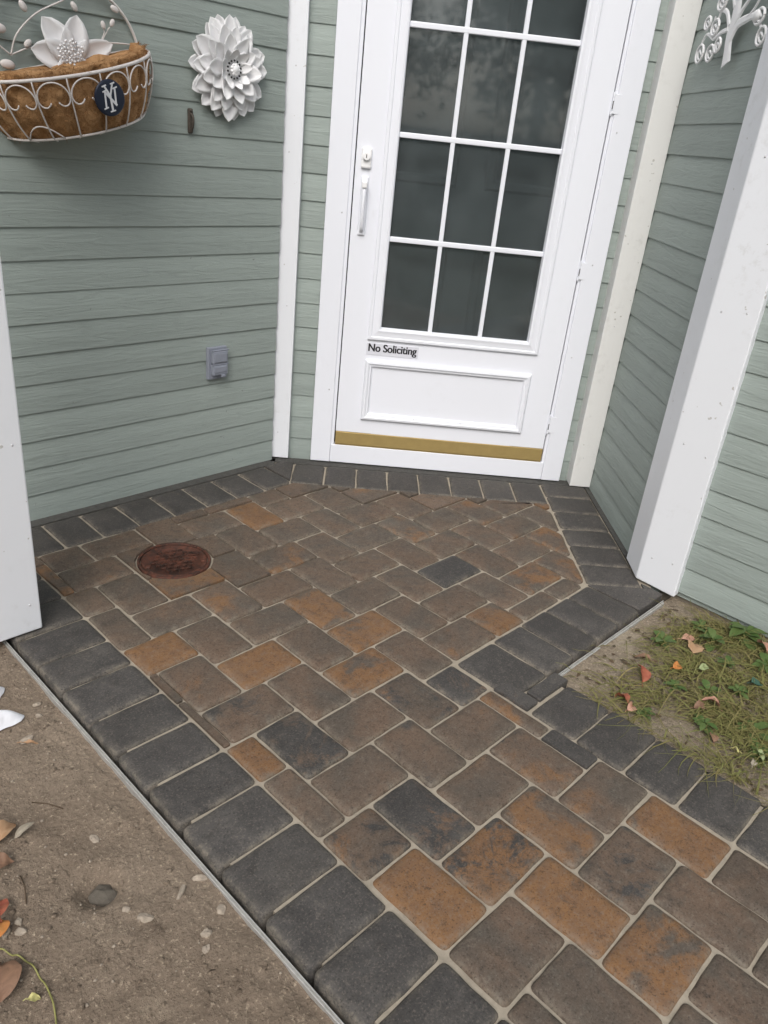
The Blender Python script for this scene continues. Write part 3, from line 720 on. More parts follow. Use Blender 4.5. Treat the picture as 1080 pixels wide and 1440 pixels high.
# white metal flower
def petal_mesh(name, L, W, cup, tip=1., mat=None, nl=8, nw=5, curl=.0, th=.0016):
    """a cupped pointed petal: grows along +z from the origin, faces -y"""
    k = MB(); 
    for side in (0, 1):
        for i in range(nl+1):
            t = i/nl; w = W*.5*(math.sin(math.pi*min(1, (t*.9+.10))**.92)**.55)*(1-.15*t) if t < 1 else .0006
            for j in range(nw+1):
                s_ = j/nw*2-1; x = s_*w
                y = -(cup*t*t*.9)+abs(s_)**1.6*(-W*.16)*math.sin(math.pi*t)+curl*t**4
                k.v.append((x, y+(th if side else 0), t*L))
    n = (nl+1)*(nw+1)
    for i in range(nl):
        for j in range(nw):
            q = i*(nw+1)+j; k.f.append((q, q+1, q+nw+2, q+nw+1)); q += n; k.f.append((q, q+nw+1, q+nw+2, q+1))
    for i in range(nl):
        for j in (0, nw):
            q = i*(nw+1)+j; f_ = (q, q+nw+1, q+nw+1+n, q+n); k.f.append(f_ if j == 0 else f_[::-1])
    return mesh(name, k.v, k.f, mat, True)
fl = empty('metal_flower', wl(1.727, 1.455, .016), GA); tag(fl, 'white metal dahlia flower hung on the green siding', 'wall decoration')
MB().ball((0, -.006, 0), .045, 16, 8, (1, .18, 1)).build('back_disc', M['metalwhite'], fl, True)
big_p, mid_p, sml_p, tiny_p = [petal_mesh('petal', L, W, c, 1., M['metalwhite'], curl=cu_) for L, W, c, cu_ in ((.104, .076, .016, .006), (.086, .064, .016, .004), (.074, .058, .020, .002), (.048, .040, .022, .0))]
frn = random.Random(3)
def ringp(me, n, r0, y, tilt, ph, js=.05):
    for i in range(n):
        a = 2*math.pi*(i+ph)/n+frn.uniform(-js, js); o = obj('petal', me, fl)
        mt = Matrix.Rotation(a, 4, 'Y') @ Matrix.Translation((0, y+frn.uniform(-.003, .003), r0)) @ Matrix.Rotation(tilt+frn.uniform(-.08, .08), 4, 'X') @ Matrix.Rotation(frn.uniform(-.12, .12), 4, 'Z')
        s_ = frn.uniform(.92, 1.06); o.matrix_local = mt @ Matrix.Diagonal((s_, s_, s_, 1))
ringp(mid_p, 14, .068, -.003, .0, .5, .08); ringp(big_p, 12, .046, -.010, .03, 0., .08); ringp(mid_p, 12, .040, -.018, .08, .3, .08); ringp(sml_p, 10, .030, -.026, .14, .6, .08); ringp(tiny_p, 9, .022, -.032, .3, .1, .08)
k = MB(); k.ball((0, -.052, 0), .014, 14, 8, (1, .7, 1))
for i in range(9):
    a = 2*math.pi*i/9; k.ball((.013*math.cos(a), -.052, .013*math.sin(a)), .0062, 8, 6)
k.build('flower_centre', M['metalwhite'], fl, True)
k = MB()
for i in range(14):
    a = 2*math.pi*(i+.5)/14; k.ball((.026*math.cos(a), -.047, .026*math.sin(a)), .0035, 6, 5)
k.build('stamen', M['gap'], fl, True)

# wire wall basket with coconut liner; it hangs askew
BA, BZ, BR, BD, PHI, PSI = 1.159, 1.406, .258, .219, .264, .07
bs = empty('wall_basket', G(BA, 2.475, BZ), GA); tag(bs, 'white wire half basket with brown coconut liner hanging crooked on the wall', 'planter')
def BL(x, y, z):
    y, z = y*math.cos(PSI)+z*math.sin(PSI), -y*math.sin(PSI)+z*math.cos(PSI)
    x, z = x*math.cos(PHI)-z*math.sin(PHI), x*math.sin(PHI)+z*math.cos(PHI)
    return Vector((x, -y, z))
def bowl(t, s_, grow=0.):
    rf = 1-.20*max(0., s_)**2.2
    return BL((BR*rf+grow)*math.cos(t), (BD*rf+grow)*math.sin(t), -.155*s_)
MB().tube([bowl(math.pi*i/40, 0, .004) for i in range(41)], .0048, 8).build('rim_wire', M['wirewhite'], bs, True)
MB().tube([BL(-BR, 0, 0), BL(0, 0, 0), BL(BR, 0, 0)], .004, 8).build('back_rail', M['wirewhite'], bs, True)
MB().tube([bowl(math.pi*i/40, 1., .004) for i in range(41)], .0034, 8).build('bottom_wire', M['wirewhite'], bs, True)
MB().tube([BL(BR*math.cos(math.pi*i/40), 0, .21*math.sin(math.pi*i/40)) for i in range(41)], .0044, 8).build('arch_wire', M['wirewhite'], bs, True)
TT = [math.pi*(i+.5)/9 for i in range(9)]
for t in TT: MB().tube([bowl(t, i/10, .006) for i in range(11)]+[bowl(t, 1.0, -.03)+Vector((0, 0, -.012))], .0022, 6).build('rib_wire', M['wirewhite'], bs, True)
for t0, t1 in zip([0.02]+TT, TT+[math.pi-.02]):
    tm, hw = (t0+t1)/2, (t1-t0)/2*.94
    if hw < .1: continue
    pts = []
    for i in range(49):
        q = -1+2*i/48; ph = q*4.1                    # an arch that curls inwards at both ends
        if abs(ph) < math.pi/2: x_, z_ = math.sin(ph), -.048+.040*math.cos(ph)
        else:
            e_ = (abs(ph)-math.pi/2); rr_ = .46*(1-.22*e_/2.5); x_ = math.copysign(1-.46+rr_*math.cos(e_)*1.0, q); z_ = -.048-.026*math.sin(e_)*(1-.15*e_)
        pts.append(bowl(tm-x_*hw, -z_/.155, .0075))
    MB().tube(pts, .0021, 6).build('scroll_wire', M['wirewhite'], bs, True)
for t0, t1 in ((2.12, 2.62),):
    MB().tube([bowl(t0+(t1-t0)*i/14, 1-.26*math.sin(math.pi*i/14), .006) for i in range(15)], .0020, 6).build('lower_arc_wire', M['wirewhite'], bs, True)
k = MB(); NT_, NS = 72, 26
def liner(t, s_):
    bul = .014*abs(math.cos(t*9))**.7-.014; p = bowl(t, min(1., s_), bul)
    nn = noise.noise(Vector((t*6, s_*6, 2)))*.010+noise.noise(Vector((t*22, s_*16, 5)))*.005
    d = BL(math.cos(t), math.sin(t), 0).normalized(); p = p+d*nn
    if s_ < 0: p += BL(0, 0, 1)*(.155*-s_*0)
    return p
rowz = [-.10+1.10*i/NS for i in range(NS+1)]
for i in range(NT_+1):
    t = math.pi*i/NT_
    for z in rowz: k.v.append(liner(t, z)+(BL(0, 0, 1)*(.006*noise.noise(Vector((t*9, 1, 1)))) if z < 0 else Vector()))
for i in range(NT_):
    for j in range(NS): q = i*(NS+1)+j; k.f.append((q, q+1, q+NS+2, q+NS+1))
# inner skin, thickness at the lip and a floor
off = len(k.v); n_in = 8
for i in range(NT_+1):
    t = math.pi*i/NT_
    for j in range(n_in+1):
        s_ = -.13+.55*j/n_in; p = liner(t, s_); c_ = BL(0, .08, -.155*s_); k.v.append(p.lerp(c_, .11+.02*j))
for i in range(NT_):
    for j in range(n_in): q = off+i*(n_in+1)+j; k.f.append((q, q+n_in+1, q+n_in+2, q+1))
    k.f.append((i*(NS+1), (i+1)*(NS+1), off+(i+1)*(n_in+1), off+i*(n_in+1)))
k.f.append(tuple(off+i*(n_in+1)+n_in for i in range(NT_+1))); k.f.append(tuple(i*(NS+1)+NS for i in reversed(range(NT_+1))))
# back lip against the wall
lb = len(k.v); NB = 30
for i in range(NB+1):
    x = -BR+.01+(2*BR-.02)*i/NB; h_ = .004+.010*noise.noise(Vector((x*14, 3, 3))); k.v += [BL(x, .012, -.1), BL(x, .012, h_), BL(x, .034, h_-.004), BL(x, .040, -.06)]
for i in range(NB):
    for j in range(3): q = lb+i*4+j; k.f.append((q, q+4, q+5, q+1))
ln = k.build('coconut_liner', M['coir'], bs, True)
k = MB(); fr_ = random.Random(5)
for i in range(2600):
    t = fr_.uniform(.02, math.pi*.98); s_ = fr_.uniform(-.12, 1.) if fr_.random() < .75 else fr_.uniform(-.14, .02); p = liner(t, s_)
    d = BL(math.cos(t), math.sin(t), 0).normalized(); v = Vector((fr_.gauss(0, 1), fr_.gauss(0, 1), fr_.gauss(.2, 1))).normalized(); v = (v-d*v.dot(d)*.7).normalized()+d*fr_.uniform(.05, .5)
    L = fr_.uniform(.006, .017); q = p+v*L*.5+d*.003; r_ = p+v*L+Vector((0, 0, -.003)); wd = v.cross(d).normalized()*.00045
    k.add([p-wd, p+wd, q+wd*.8, q-wd*.8, r_], [(0, 1, 2, 3), (3, 2, 4)])
fbo = k.build('loose_fibre', M['fibre'], bs); fbo['kind'] = 'stuff'
# flower and berry sprays of the basket's back
k = MB()
FC = (.028, .006)
bp_ = {}
for i, (ang, L, W) in enumerate(((-24, .122, .088), (27, .115, .086), (-68, .115, .084), (82, .140, .070), (150, .10, .07), (-140, .09, .07))):
    me = petal_mesh('petal', L, W, -.002, 1., M['metalwhite'], curl=-.004); o = obj('petal', me, bs)
    c_ = BL(FC[0], .022, FC[1]); o.matrix_local = Matrix.Translation(c_) @ Matrix.Rotation(R(ang)-PHI, 4, 'Y')
k = MB()
for i in range(46):
    a = i*2.39996; r_ = .0058*math.sqrt(i); p = BL(FC[0]+r_*math.cos(a), .030+.003*math.sin(i*3.), FC[1]+.018+r_*math.sin(a)*.85); k.ball(p, .0036, 6, 5)
k.build('flower_centre', M['metalwhite'], bs, True)
def spray(pts, buds, r_=.0022):
    MB().tube([BL(x, .006, z) for x, z in (tuple(p)[:2] for p in bezier([(a, b, 0) for a, b in pts], 6))], r_, 6).build('stem_wire', M['wirewhite'], bs, True)
    for (x, z, ang, s_) in buds:
        o = MB().ball((0, 0, 0), 1., 10, 7, (.0085*s_, .005*s_, .0135*s_)).build('bud', M['wirewhite'], bs, True); o.matrix_local = Matrix.Translation(BL(x, .008, z)) @ Matrix.Rotation(R(ang)-PHI, 4, 'Y')
spray([(-.133, .040), (-.10, .085), (-.03, .125), (.059, .147), (.09, .17), (.10, .205)], [(-.062, .145, -20, 1.1), (.083, .128, 160, 1.0), (.045, .172, 10, 1.)])
spray([(.095, .018), (.14, .030), (.20, .022), (.25, .010)], [])
spray([(.135, .030), (.155, .052), (.158, .062)], [(.158, .074, 0, .85)], .0016); spray([(.142, .034), (.17, .060), (.178, .066)], [(.188, .076, 40, .85)], .0016)
spray([(.10, .205), (.13, .165), (.17, .150), (.205, .125)], [(.163, .172, 20, .8), (.205, .108, 130, 1.)])
spray([(-.133, .040), (-.16, .075), (-.165, .13), (-.13, .16)], [(-.145, .105, 110, 1.5), (-.185, .15, 30, 1.4), (-.13, .185, 0, 1.2)])
spray([(-.133, .04), (-.09, .048), (-.065, .05)], [(-.078, .060, 60, 1.), (-.15, .02, 110, 1.5)])
spray([(-.19, .03), (-.21, .08), (-.20, .12)], [(-.21, .1, 0, 1.2)])
# navy round badge with the white interlocked NY
tb_ = 1.53; nrm = BL(math.cos(tb_)/BR, math.sin(tb_)/BD, 0).normalized(); upv = BL(0, 0, 1).normalized(); upv = (upv-nrm*upv.dot(nrm)).normalized(); rgt = upv.cross(nrm).normalized()
if rgt.x < 0: rgt = -rgt
bc_ = bowl(tb_, .42, .016)
bg_ = bpy.data.objects.new('badge', None); C.objects.link(bg_); bg_.empty_display_size = .03
bpy.data.objects.remove(bg_)
k = MB(); k.lathe([(.0001, .0035), (.041, .0035), (.0445, .0025), (.046, 0), (.0445, -.003), (.0001, -.003)], 40)
bd = k.build('team_badge', M['navy'], None, True)
bmx = Matrix((rgt, upv, nrm)).transposed().to_4x4(); bmx.translation = bc_
bd.matrix_world = Matrix.Translation(G(BA, 2.475, BZ)) @ Matrix.Rotation(GA, 4, 'Z') @ bmx
tag(bd, 'round navy badge with white interlocked NY clipped to the basket', 'badge')
k = MB()
def stroke(x0, y0, x1, y1, w, z=.0036):
    d = Vector((x1-x0, y1-y0)).normalized(); n_ = Vector((-d.y, d.x))*w/2
    pts = [(x0-n_.x, y0-n_.y), (x1-n_.x, y1-n_.y), (x1+n_.x, y1+n_.y), (x0+n_.x, y0+n_.y)]; q = len(k.v)
    k.v += [(x, y, z-.002) for x, y in pts]+[(x, y, z+.0012) for x, y in pts]
    k.f += [(q+4, q+5, q+6, q+7)]+[(q+i, q+(i+1) % 4, q+4+(i+1) % 4, q+4+i) for i in range(4)]
S_ = .0300
for i, (x0, y0, x1, y1, w) in enumerate(((-.62, -.72, -.42, .62, .15), (.42, -.62, .62, .72, .15), (-.50, .66, .50, -.70, .19), (-.86, -.78, -.40, -.70, .11), (-.66, .60, -.22, .70, .11), (.40, .70, .88, .78, .11),
        (-.40, 1.08, .06, .10, .17), (.48, 1.12, .0, .10, .13), (.02, .16, -.04, -1.05, .17), (-.30, -1.10, .24, -1.06, .10), (-.62, 1.02, -.18, 1.10, .10), (.26, 1.10, .70, 1.16, .10))):
    stroke(x0*S_, y0*S_, x1*S_, y1*S_, w*S_, .0036+i*.00012)
k.build('monogram', M['logo'], bd)

# ------------------------------------------------------------------ white metal tree on the right wall
tr = empty('metal_tree', D(1.222, .43, 1.60), TH-R(90)); tag(tr, 'white metal tree with ring leaves hung on the shaded right wall', 'wall decoration')
def T3(v, z, out=0.): return (v-.43, -out, z-1.60)
def strip(pts, ws, out=.006, th=.004):
    P = bezier([(a, b, 0) for a, b in pts], 6); n_ = len(P); k = MB()
    for i, p in enumerate(P):
        f_ = i/(n_-1)*(len(ws)-1); j = min(int(f_), len(ws)-2); w = ws[j]+(ws[j+1]-ws[j])*(f_-j)
        t = (P[min(i+1, n_-1)]-P[max(i-1, 0)]).normalized(); nx, nz = -t.y*w/2, t.x*w/2
        for s_, o_ in ((-1, out), (-.55, out+th), (.55, out+th), (1, out)): k.v.append(T3(p.x+nx*s_, p.y+nz*s_, o_))
    for i in range(n_-1):
        for j in range(3): q = i*4+j; k.f.append((q, q+1, q+5, q+4))
        k.f.append((i*4+3, i*4, i*4+4, i*4+7))
    k.f.append((0, 1, 2, 3)); k.f.append(((n_-1)*4+3, (n_-1)*4+2, (n_-1)*4+1, (n_-1)*4)); return k
strip([(.434, 1.604), (.418, 1.650), (.408, 1.69), (.418, 1.725), (.413, 1.76), (.40, 1.80), (.40, 1.86)], [.062, .050, .052, .062, .056, .04, .022]).build('trunk', M['metalwhite'], tr)
for pts, w0, w1 in (([(.422, 1.676), (.455, 1.709), (.516, 1.718), (.562, 1.719), (.601, 1.706), (.645, 1.670)], .034, .008), ([(.440, 1.722), (.467, 1.748), (.497, 1.767), (.53, 1.80)], .022, .010),
                    ([(.514, 1.719), (.549, 1.736), (.571, 1.757), (.60, 1.80)], .010, .007), ([(.390, 1.712), (.352, 1.749), (.306, 1.763), (.292, 1.744), (.282, 1.704)], .02, .006),
                    ([(.392, 1.703), (.338, 1.700), (.284, 1.688), (.222, 1.706), (.192, 1.681), (.196, 1.655)], .016, .006), ([(.40, 1.76), (.36, 1.80), (.32, 1.83)], .02, .008), ([(.40, 1.80), (.44, 1.86), (.49, 1.90)], .02, .008),
                    ([(.40, 1.84), (.38, 1.90), (.33, 1.95)], .016, .007), ([(.284, 1.688), (.262, 1.72), (.262, 1.752)], .010, .006), ([(.306, 1.763), (.30, 1.79), (.29, 1.81)], .012, .006)):
    strip(pts, [w0, w1], .007).build('branch', M['metalwhite'], tr)
for (v, z, w, h) in ((.205, 1.651, .060, .052), (.295, 1.646, .058, .046), (.346, 1.664, .040, .040), (.288, 1.718, .056, .044), (.215, 1.737, .048, .036), (.300, 1.783, .064, .040), (.61, 1.712, .060, .040), (.655, 1.66, .055, .046), (.33, 1.845, .06, .045), (.50, 1.915, .06, .045), (.32, 1.965, .06, .045), (.60, 1.815, .06, .045), (.54, 1.82, .055, .04), (.41, 1.90, .055, .05), (.44, 1.98, .06, .05)):
    k = MB(); k.tube([T3(v+w/2*math.cos(2*math.pi*i/20), z+h/2*math.sin(2*math.pi*i/20), .012) for i in range(21)], .0042, 6, False)
    rl = k.build('ring_leaf', M['metalwhite'], tr, True)
    k = MB(); k.tube([T3(v+w*.22*math.cos(2*math.pi*i/14+.4), z-h*.08+h*.24*math.sin(2*math.pi*i/14), .012) for i in range(12)], .0032, 6); k.build('inner_ring', M['metalwhite'], rl, True)
o = MB().ball((0, 0, 0), 1., 10, 7, (.026, .008, .016)).build('solid_leaf', M['metalwhite'], tr, True); o.location = T3(.592, 1.715, .014)

# ------------------------------------------------------------------ stones, leaves and litter on the soil
srnd = random.Random(21)
def stone(a, b, s_, sc, label, mat=M['stone'], sink=.35, rz=None, group=None, name='pebble', cat='stone', hf=soil_h):
    bm = bmesh.new(); bmesh.ops.create_icosphere(bm, subdivisions=2, radius=1); sd_ = srnd.uniform(0, 99)
    for v in bm.verts:
        q = .92+.45*noise.noise(v.co*1.1+Vector((sd_, 0, 0)))+.30*noise.noise(v.co*2.6+Vector((0, sd_, 0))); v.co = Vector((v.co.x*sc[0], v.co.y*sc[1], v.co.z*sc[2]))*q*s_
    k = MB().bm(bm); p = G(a, b, hf(a, b)+s_*sc[2]*(1-2*sink)); return tag(k.build(name, mat, None, False, loc=p, rz=srnd.uniform(0, 6) if rz is None else rz), label, cat, group)
stone(STONE[0]+.006, STONE[1]-.004, 0.030, (1.2, .85, .55), 'dark damp stone half sunk in a hollow of the soil', M['darkstone'], .50, R(20), None, 'stone')
for a, b, s_, sc, lb_ in ((.567, 1.585, .009, (1.1, .8, .7), 'small pale pebble close to the edging, near the white plastic'), (.553, 1.546, .009, (1, .9, .7), 'small pinkish pebble just below another by the white plastic'),
        (.467, .902, .0105, (.8, 1.5, .6), 'bright white jagged stone chip right of the dark damp stone'), (.543, .904, .0105, (.5, 1.7, .45), 'flat tan sliver of stone between the white chip and the edging'),
        (.591, .914, .010, (1.5, .8, .55), 'pale split stone right beside the aluminium edging'), (.532, .803, .0105, (1, .9, .6), 'round pale pebble, upper of two below the flat sliver'),
        (.514, .777, .009, (1, .8, .5), 'dull pebble half buried below the round pale one'), (.582, .830, .010, (1, 1, .5), 'dusty tan pebble next to the edging'),
        (.45, .941, .008, (1, .8, .6), 'small pale pebble right below the dark damp stone'), (.295, 1.043, .008, (1, .9, .7), 'tiny white pebble, topmost of three near the left edge'),
        (.269, 1.033, .0095, (.7, 1.4, .6), 'oblong white pebble, left of three near the left edge'), (.289, 1.02, .010, (1.1, 1, .6), 'round grey white pebble, right of three near the left edge'),
        (.483, 1.13, .010, (1.4, .9, .4), 'flat brownish stone in the bare soil above the dark damp stone'), (.496, 1.48, .012, (1.3, .9, .5), 'beige stone lying below the white plastic')):
    stone(a, b, s_, sc, lb_)
k = MB(); 
for i in range(420):
    a, b = srnd.uniform(-.1, .59), srnd.uniform(.1, 1.8); s_ = srnd.choice([.0012, .0015, .0018, .0022, .003])*srnd.uniform(.8, 1.2)
    k.ball((a, b, soil_h(a, b)+s_*.3), s_, 5, 4, (srnd.uniform(.8, 1.4), 1, .7), .3)
for i in range(260):
    a, b = srnd.uniform(1.72, 2.35), srnd.uniform(-.2, .8); s_ = srnd.choice([.0015, .002, .003])
    k.ball((a, b, bed_h(a, b)+s_*.3), s_, 5, 4, (1.2, 1, .7), .3)
tag(k.build('grit', M['stone'], None, True, rz=GA), 'fine grit strewn over the soil', kind='stuff')

k = MB()
for i in range(2600):
    a, b = srnd.uniform(-.05, .595), srnd.uniform(.2, 2.0); dn = noise.noise(Vector((a*6, b*6, 8)))
    if srnd.random() > .5+dn: continue
    s_ = srnd.choice([.0015, .0018, .0022, .003, .004])*srnd.uniform(.8, 1.25); k.ball((a, b, soil_h(a, b)+s_*.1), s_, 6, 5, (srnd.uniform(.8, 1.8), srnd.uniform(.8, 1.4), .6), .9)
for i in range(700):
    a, b = srnd.uniform(1.71, 2.40), srnd.uniform(-.3, .81); s_ = srnd.choice([.002, .003, .0045])
    k.ball((a, b, bed_h(a, b)+s_*.15), s_, 6, 5, (srnd.uniform(.8, 1.5), srnd.uniform(.8, 1.3), .75), .5)
tag(k.build('soil_crumbs', M['soil'], None, True, rz=GA), 'loose crumbs of soil', kind='stuff')

def leaf_mesh(L, W, curl, fold, lobes, seed, mat):
    rn = random.Random(seed); n = 12; k = MB()
    for i in range(n+1):
        t = i/n; w = W/2*max(.02, math.sin(math.pi*t**.8)**.8)*(1+lobes*math.sin(t*9.5)**2-.5*lobes)
        zc = curl*math.sin(math.pi*t)+.004*noise.noise(Vector((t*3, seed, 1)))
        for s_ in (-1, -.5, 0, .5, 1):
            k.v.append((t*L-L/2, s_*w, zc+abs(s_)*fold*w*2+.006*noise.noise(Vector((t*4, s_*2, seed)))))
    for i in range(n):
        for j in range(4): q = i*5+j; k.f.append((q, q+5, q+6, q+1))
    k.tube([(-L/2-.35*L, 0, -.002), (-L/2-.1*L, .002, .001), (-L/2, 0, 0)], .0009, 5)
    return mesh('leaf', k.v, k.f, mat, True)
def leaf(a, b, L, W, col, label, rz, tilt=(.1, .1), curl=.008, fold=.25, lobes=.0, hf=soil_h, dz=.008, group=None):
    o = obj('fallen_leaf', leaf_mesh(L, W, curl, fold, lobes, srnd.uniform(0, 90), LEAF[col]), None, G(a, b, hf(a, b)+dz)); o.rotation_euler = (tilt[0], tilt[1], rz); return tag(o, label, 'leaf', group)
leaf(.349, 1.242, .062, .036, 'tan', 'tan dry leaf at the left edge on the bare soil', 1.2, (.2, .1), .012, .3)
leaf(.384, 1.224, .045, .014, 'grey', 'narrow greyish curled leaf right of the tan leaf', .9, (.4, -.3), .008, .5)
leaf(.278, 1.085, .045, .03, 'red', 'reddish leaf at the left edge above the white pebbles', 2.2, (.3, .3))
leaf(.262, 1.044, .05, .03, 'orange', 'orange leaf at the left edge beside the white pebbles', 1.9, (.3, .2))
leaf(.228, .950, .085, .060, 'brown', 'large brown leaf at the lower left edge below the long stem', 2.0, (.15, .2), .014, .2)
leaf(.255, .884, .020, .014, 'yellow', 'tiny yellow leaf near the bottom left corner', .3, (.1, .1), .003)
leaf(.316, 1.175, .05, .035, 'brown', 'dark brown leaf at the left edge below the tan leaf', .5, (.2, .1))
leaf(.498, 1.462, .035, .008, 'tan', 'thin dry husk lying by the beige stone', .2, (.2, .1), .003)
st_ = [(.235, 1.030), (.248, 1.011), (.262, .986), (.275, .958), (.279, .916), (.278, .877), (.269, .838), (.25, .79)]
k = MB(); k.tube([(a, b, soil_h(a, b)+.005+.004*math.sin(i)) for i, (a, b) in enumerate((p.x, p.y) for p in bezier([(a, b, 0) for a, b in st_], 6))], .0015, 6)
tag(k.build('plant_stem', M['stem'], None, True, rz=GA), 'long thin yellow green stem curving over the soil at bottom left', 'stem')
for a0, b0, a1, b1, lb_ in ((.43, 1.30, .47, 1.24, 'thin dark twig on the soil above the dark damp stone'), (.335, 1.13, .32, 1.07, 'thin dark twig near the left edge')):
    k = MB(); k.tube([(a0, b0, soil_h(a0, b0)+.003), ((a0+a1)/2+.004, (b0+b1)/2, soil_h(a0, b0)+.006), (a1, b1, soil_h(a1, b1)+.003)], .0013, 5); tag(k.build('twig', M['bark'], None, True, rz=GA), lb_, 'twig')

# crumpled white plastic at the left edge
k = MB(); nbx, nby = 26, 30
for i in range(nbx+1):
    for j in range(nby+1):
        x, y = i/nbx, j/nby; a = .31+.20*x-.035*y*0+.02*math.sin(y*9)*x; b = 1.54+.17*y
        wv = noise.noise(Vector((x*5, y*5, 2)))*.022+noise.noise(Vector((x*13, y*11, 7)))*.012+abs(noise.noise(Vector((x*24, y*9, 4))))*.008; ed_ = min(x, 1-x, y, 1-y)
        notch = .05*math.exp(-((y-.30)/.10)**2)*x
        k.v.append((a-notch, b, soil_h(a, b)+.004+max(0, .030*min(1, ed_*5)+wv*min(1, ed_*6))))
for i in range(nbx):
    for j in range(nby): q = i*(nby+1)+j; k.f.append((q, q+nby+1, q+nby+2, q+1))
tag(k.build('plastic_bag', M['bag'], None, True, rz=GA), 'crumpled white plastic bag lying on the soil at the left edge', 'bag')

# grass, weeds and leaves of the right bed
grn = random.Random(31)
def bedmask(a, b):
    bare = 1.3*math.exp(-((a-1.80)/.24)**4-((b-.82)/.17)**2)+1.3*math.exp(-((a-2.25)/.3)**4-((b-.84)/.15)**2)+.95*math.exp(-((a-2.08)/.18)**2-((b-.36)/.05)**2)
    return max(0., 1-bare)*max(0., .42+1.3*noise.noise(Vector((a*7, b*7, 3))))
k = MB(); n_ = 0
while n_ < 9500:
    a, b = grn.uniform(1.71, 2.40), grn.uniform(-.35, .80)
    if grn.random() > bedmask(a, b)+.012: continue
    n_ += 1; L = grn.choice([.03, .045, .06, .09, .14])*grn.uniform(.8, 1.2); an = grn.gauss(2.4, 1.3); z = bed_h(a, b)+grn.uniform(.0, .012); lift = abs(grn.gauss(0, .014)); w = grn.choice([.0005, .0007, .0009, .0012, .0016, .0028]); bend = grn.gauss(0, .55)
    p = Vector((a, b, z)); q = len(k.v); ns = 5
    for i in range(ns+1):
        t = i/ns; wd = w*(1-t*.8); nx, ny = -math.sin(an)*wd, math.cos(an)*wd
        zz = max(p.z, bed_h(min(2.45, max(1.7, p.x)), min(.82, p.y))+.003) if p.x > 1.70 and p.y < .82 else max(p.z, .004)
        k.v += [(p.x+nx, p.y+ny, zz), (p.x-nx, p.y-ny, zz+.0006)]
        an += bend/ns; p = p+Vector((math.cos(an), math.sin(an), 0))*L/ns; p.z = z+lift*math.sin(math.pi*min(1, t+.2))
    for i in range(ns): k.f.append((q+2*i, q+2*i+2, q+2*i+3, q+2*i+1))
tag(k.build('dry_grass', M['grass'], None, rz=GA), 'tangled dry yellow green grass in the right bed', kind='stuff')
k = MB()
for i in range(1500):
    a, b = grn.uniform(1.73, 2.40), grn.uniform(-.3, .80)
    if grn.random() > .35+bedmask(a, b): continue
    L, W, an = grn.uniform(.008, .032), grn.uniform(.004, .013), grn.uniform(0, 6.28); c_ = Vector((a, b, bed_h(a, b)+grn.uniform(.002, .008)))
    d = Vector((math.cos(an), math.sin(an), grn.uniform(-.3, .3)))*L/2; e_ = Vector((-math.sin(an), math.cos(an), grn.uniform(-.4, .4)))*W/2
    k.add([c_-d, c_-d*.2+e_, c_+d, c_-d*.2-e_+Vector((0, 0, .002))], [(0, 3, 2, 1)])
tag(k.build('leaf_litter', M['litter'], None, rz=GA), 'scraps of brown leaf litter in the right bed', kind='stuff')
def weed(a, b, r_, n, h, label):
    k = MB(); c0 = Vector((0, 0, 0))
    for i in range(n):
        an = i*2.4+grn.uniform(-.4, .4); L = r_*grn.uniform(.6, 1.35); W = L*grn.uniform(.42, .62); el = grn.uniform(.15, .8); d = Vector((math.cos(an)*math.cos(el), math.sin(an)*math.cos(el), math.sin(el))); s_ = Vector((-math.sin(an), math.cos(an), 0)); up_ = d.cross(s_)*-1
        base = Vector((math.cos(an)*r_*.15, math.sin(an)*r_*.15, grn.uniform(.2, 1)*h))
        k.tube([Vector((0, 0, -.01)), base*.6, base], .0012, 5, False); q = len(k.v); m_ = 6
        for t_ in range(m_+1):
            t = t_/m_; w = W/2*math.sin(math.pi*min(1, t*.95+.03))**.8; c_ = base+d*L*t+Vector((0, 0, -.35*L*t*t))
            k.v += [tuple(c_+s_*w+Vector((0, 0, w*.25))), tuple(c_), tuple(c_-s_*w+Vector((0, 0, w*.25)))]
        for t_ in range(m_):
            for j in range(2): e_ = q+t_*3+j; k.f.append((e_, e_+1, e_+4, e_+3))
    return tag(k.build('weed', M['weed'], None, True, loc=G(a, b, bed_h(a, b)), rz=GA), label, 'weed')
weed(2.125, .706, .038, 12, .03, 'bright green weed nearest to the short edging strip'); weed(2.36, .545, .055, 18, .05, 'large dark green weed clump by the front wall'); weed(2.25, .60, .04, 12, .03, 'leafy green weed just left of the large clump by the wall')
weed(1.985, .494, .034, 12, .02, 'green weed in the middle of the bed beside the orange leaf'); weed(1.924, .345, .042, 12, .022, 'broad leaved weed near the right edge of the bed'); weed(1.775, .575, .026, 10, .016, 'small weed hugging the charcoal border near the reddish leaves')
weed(2.164, .52, .03, 10, .02, 'small green weed between the pink leaf and the wall weeds'); weed(1.86, .29, .036, 12, .02, 'lowest green weed of the bed, at the right edge')
for i, (a_, b_, r_, lb_) in enumerate(((2.30, .66, .034, 'low weed under the front wall between two pinkish leaves'), (2.05, .44, .03, 'weed between the bluish leaf and the middle of the bed'), (1.83, .44, .03, 'weed beside the small brown leaf at the border'),
        (2.26, .43, .045, 'weed at the right edge under the wall, below the large clump'), (1.93, .57, .026, 'weed in front of the red brown standing leaf'), (1.80, .20, .04, 'weed at the border just outside the right corner'), (2.0, .28, .045, 'weed right of the broad leaved one'))):
    weed(a_, b_, r_, 12, .024, lb_)
bh = bed_h
leaf(1.898, .663, .062, .040, 'red', 'red brown leaf standing up in the dry grass', 1.6, (.5, -.35), .010, .3, 0, bh, .018)
leaf(2.009, .605, .036, .026, 'orange', 'small bright orange leaf in the middle of the bed', .6, (.3, .2), .006, .2, 0, bh, .02)
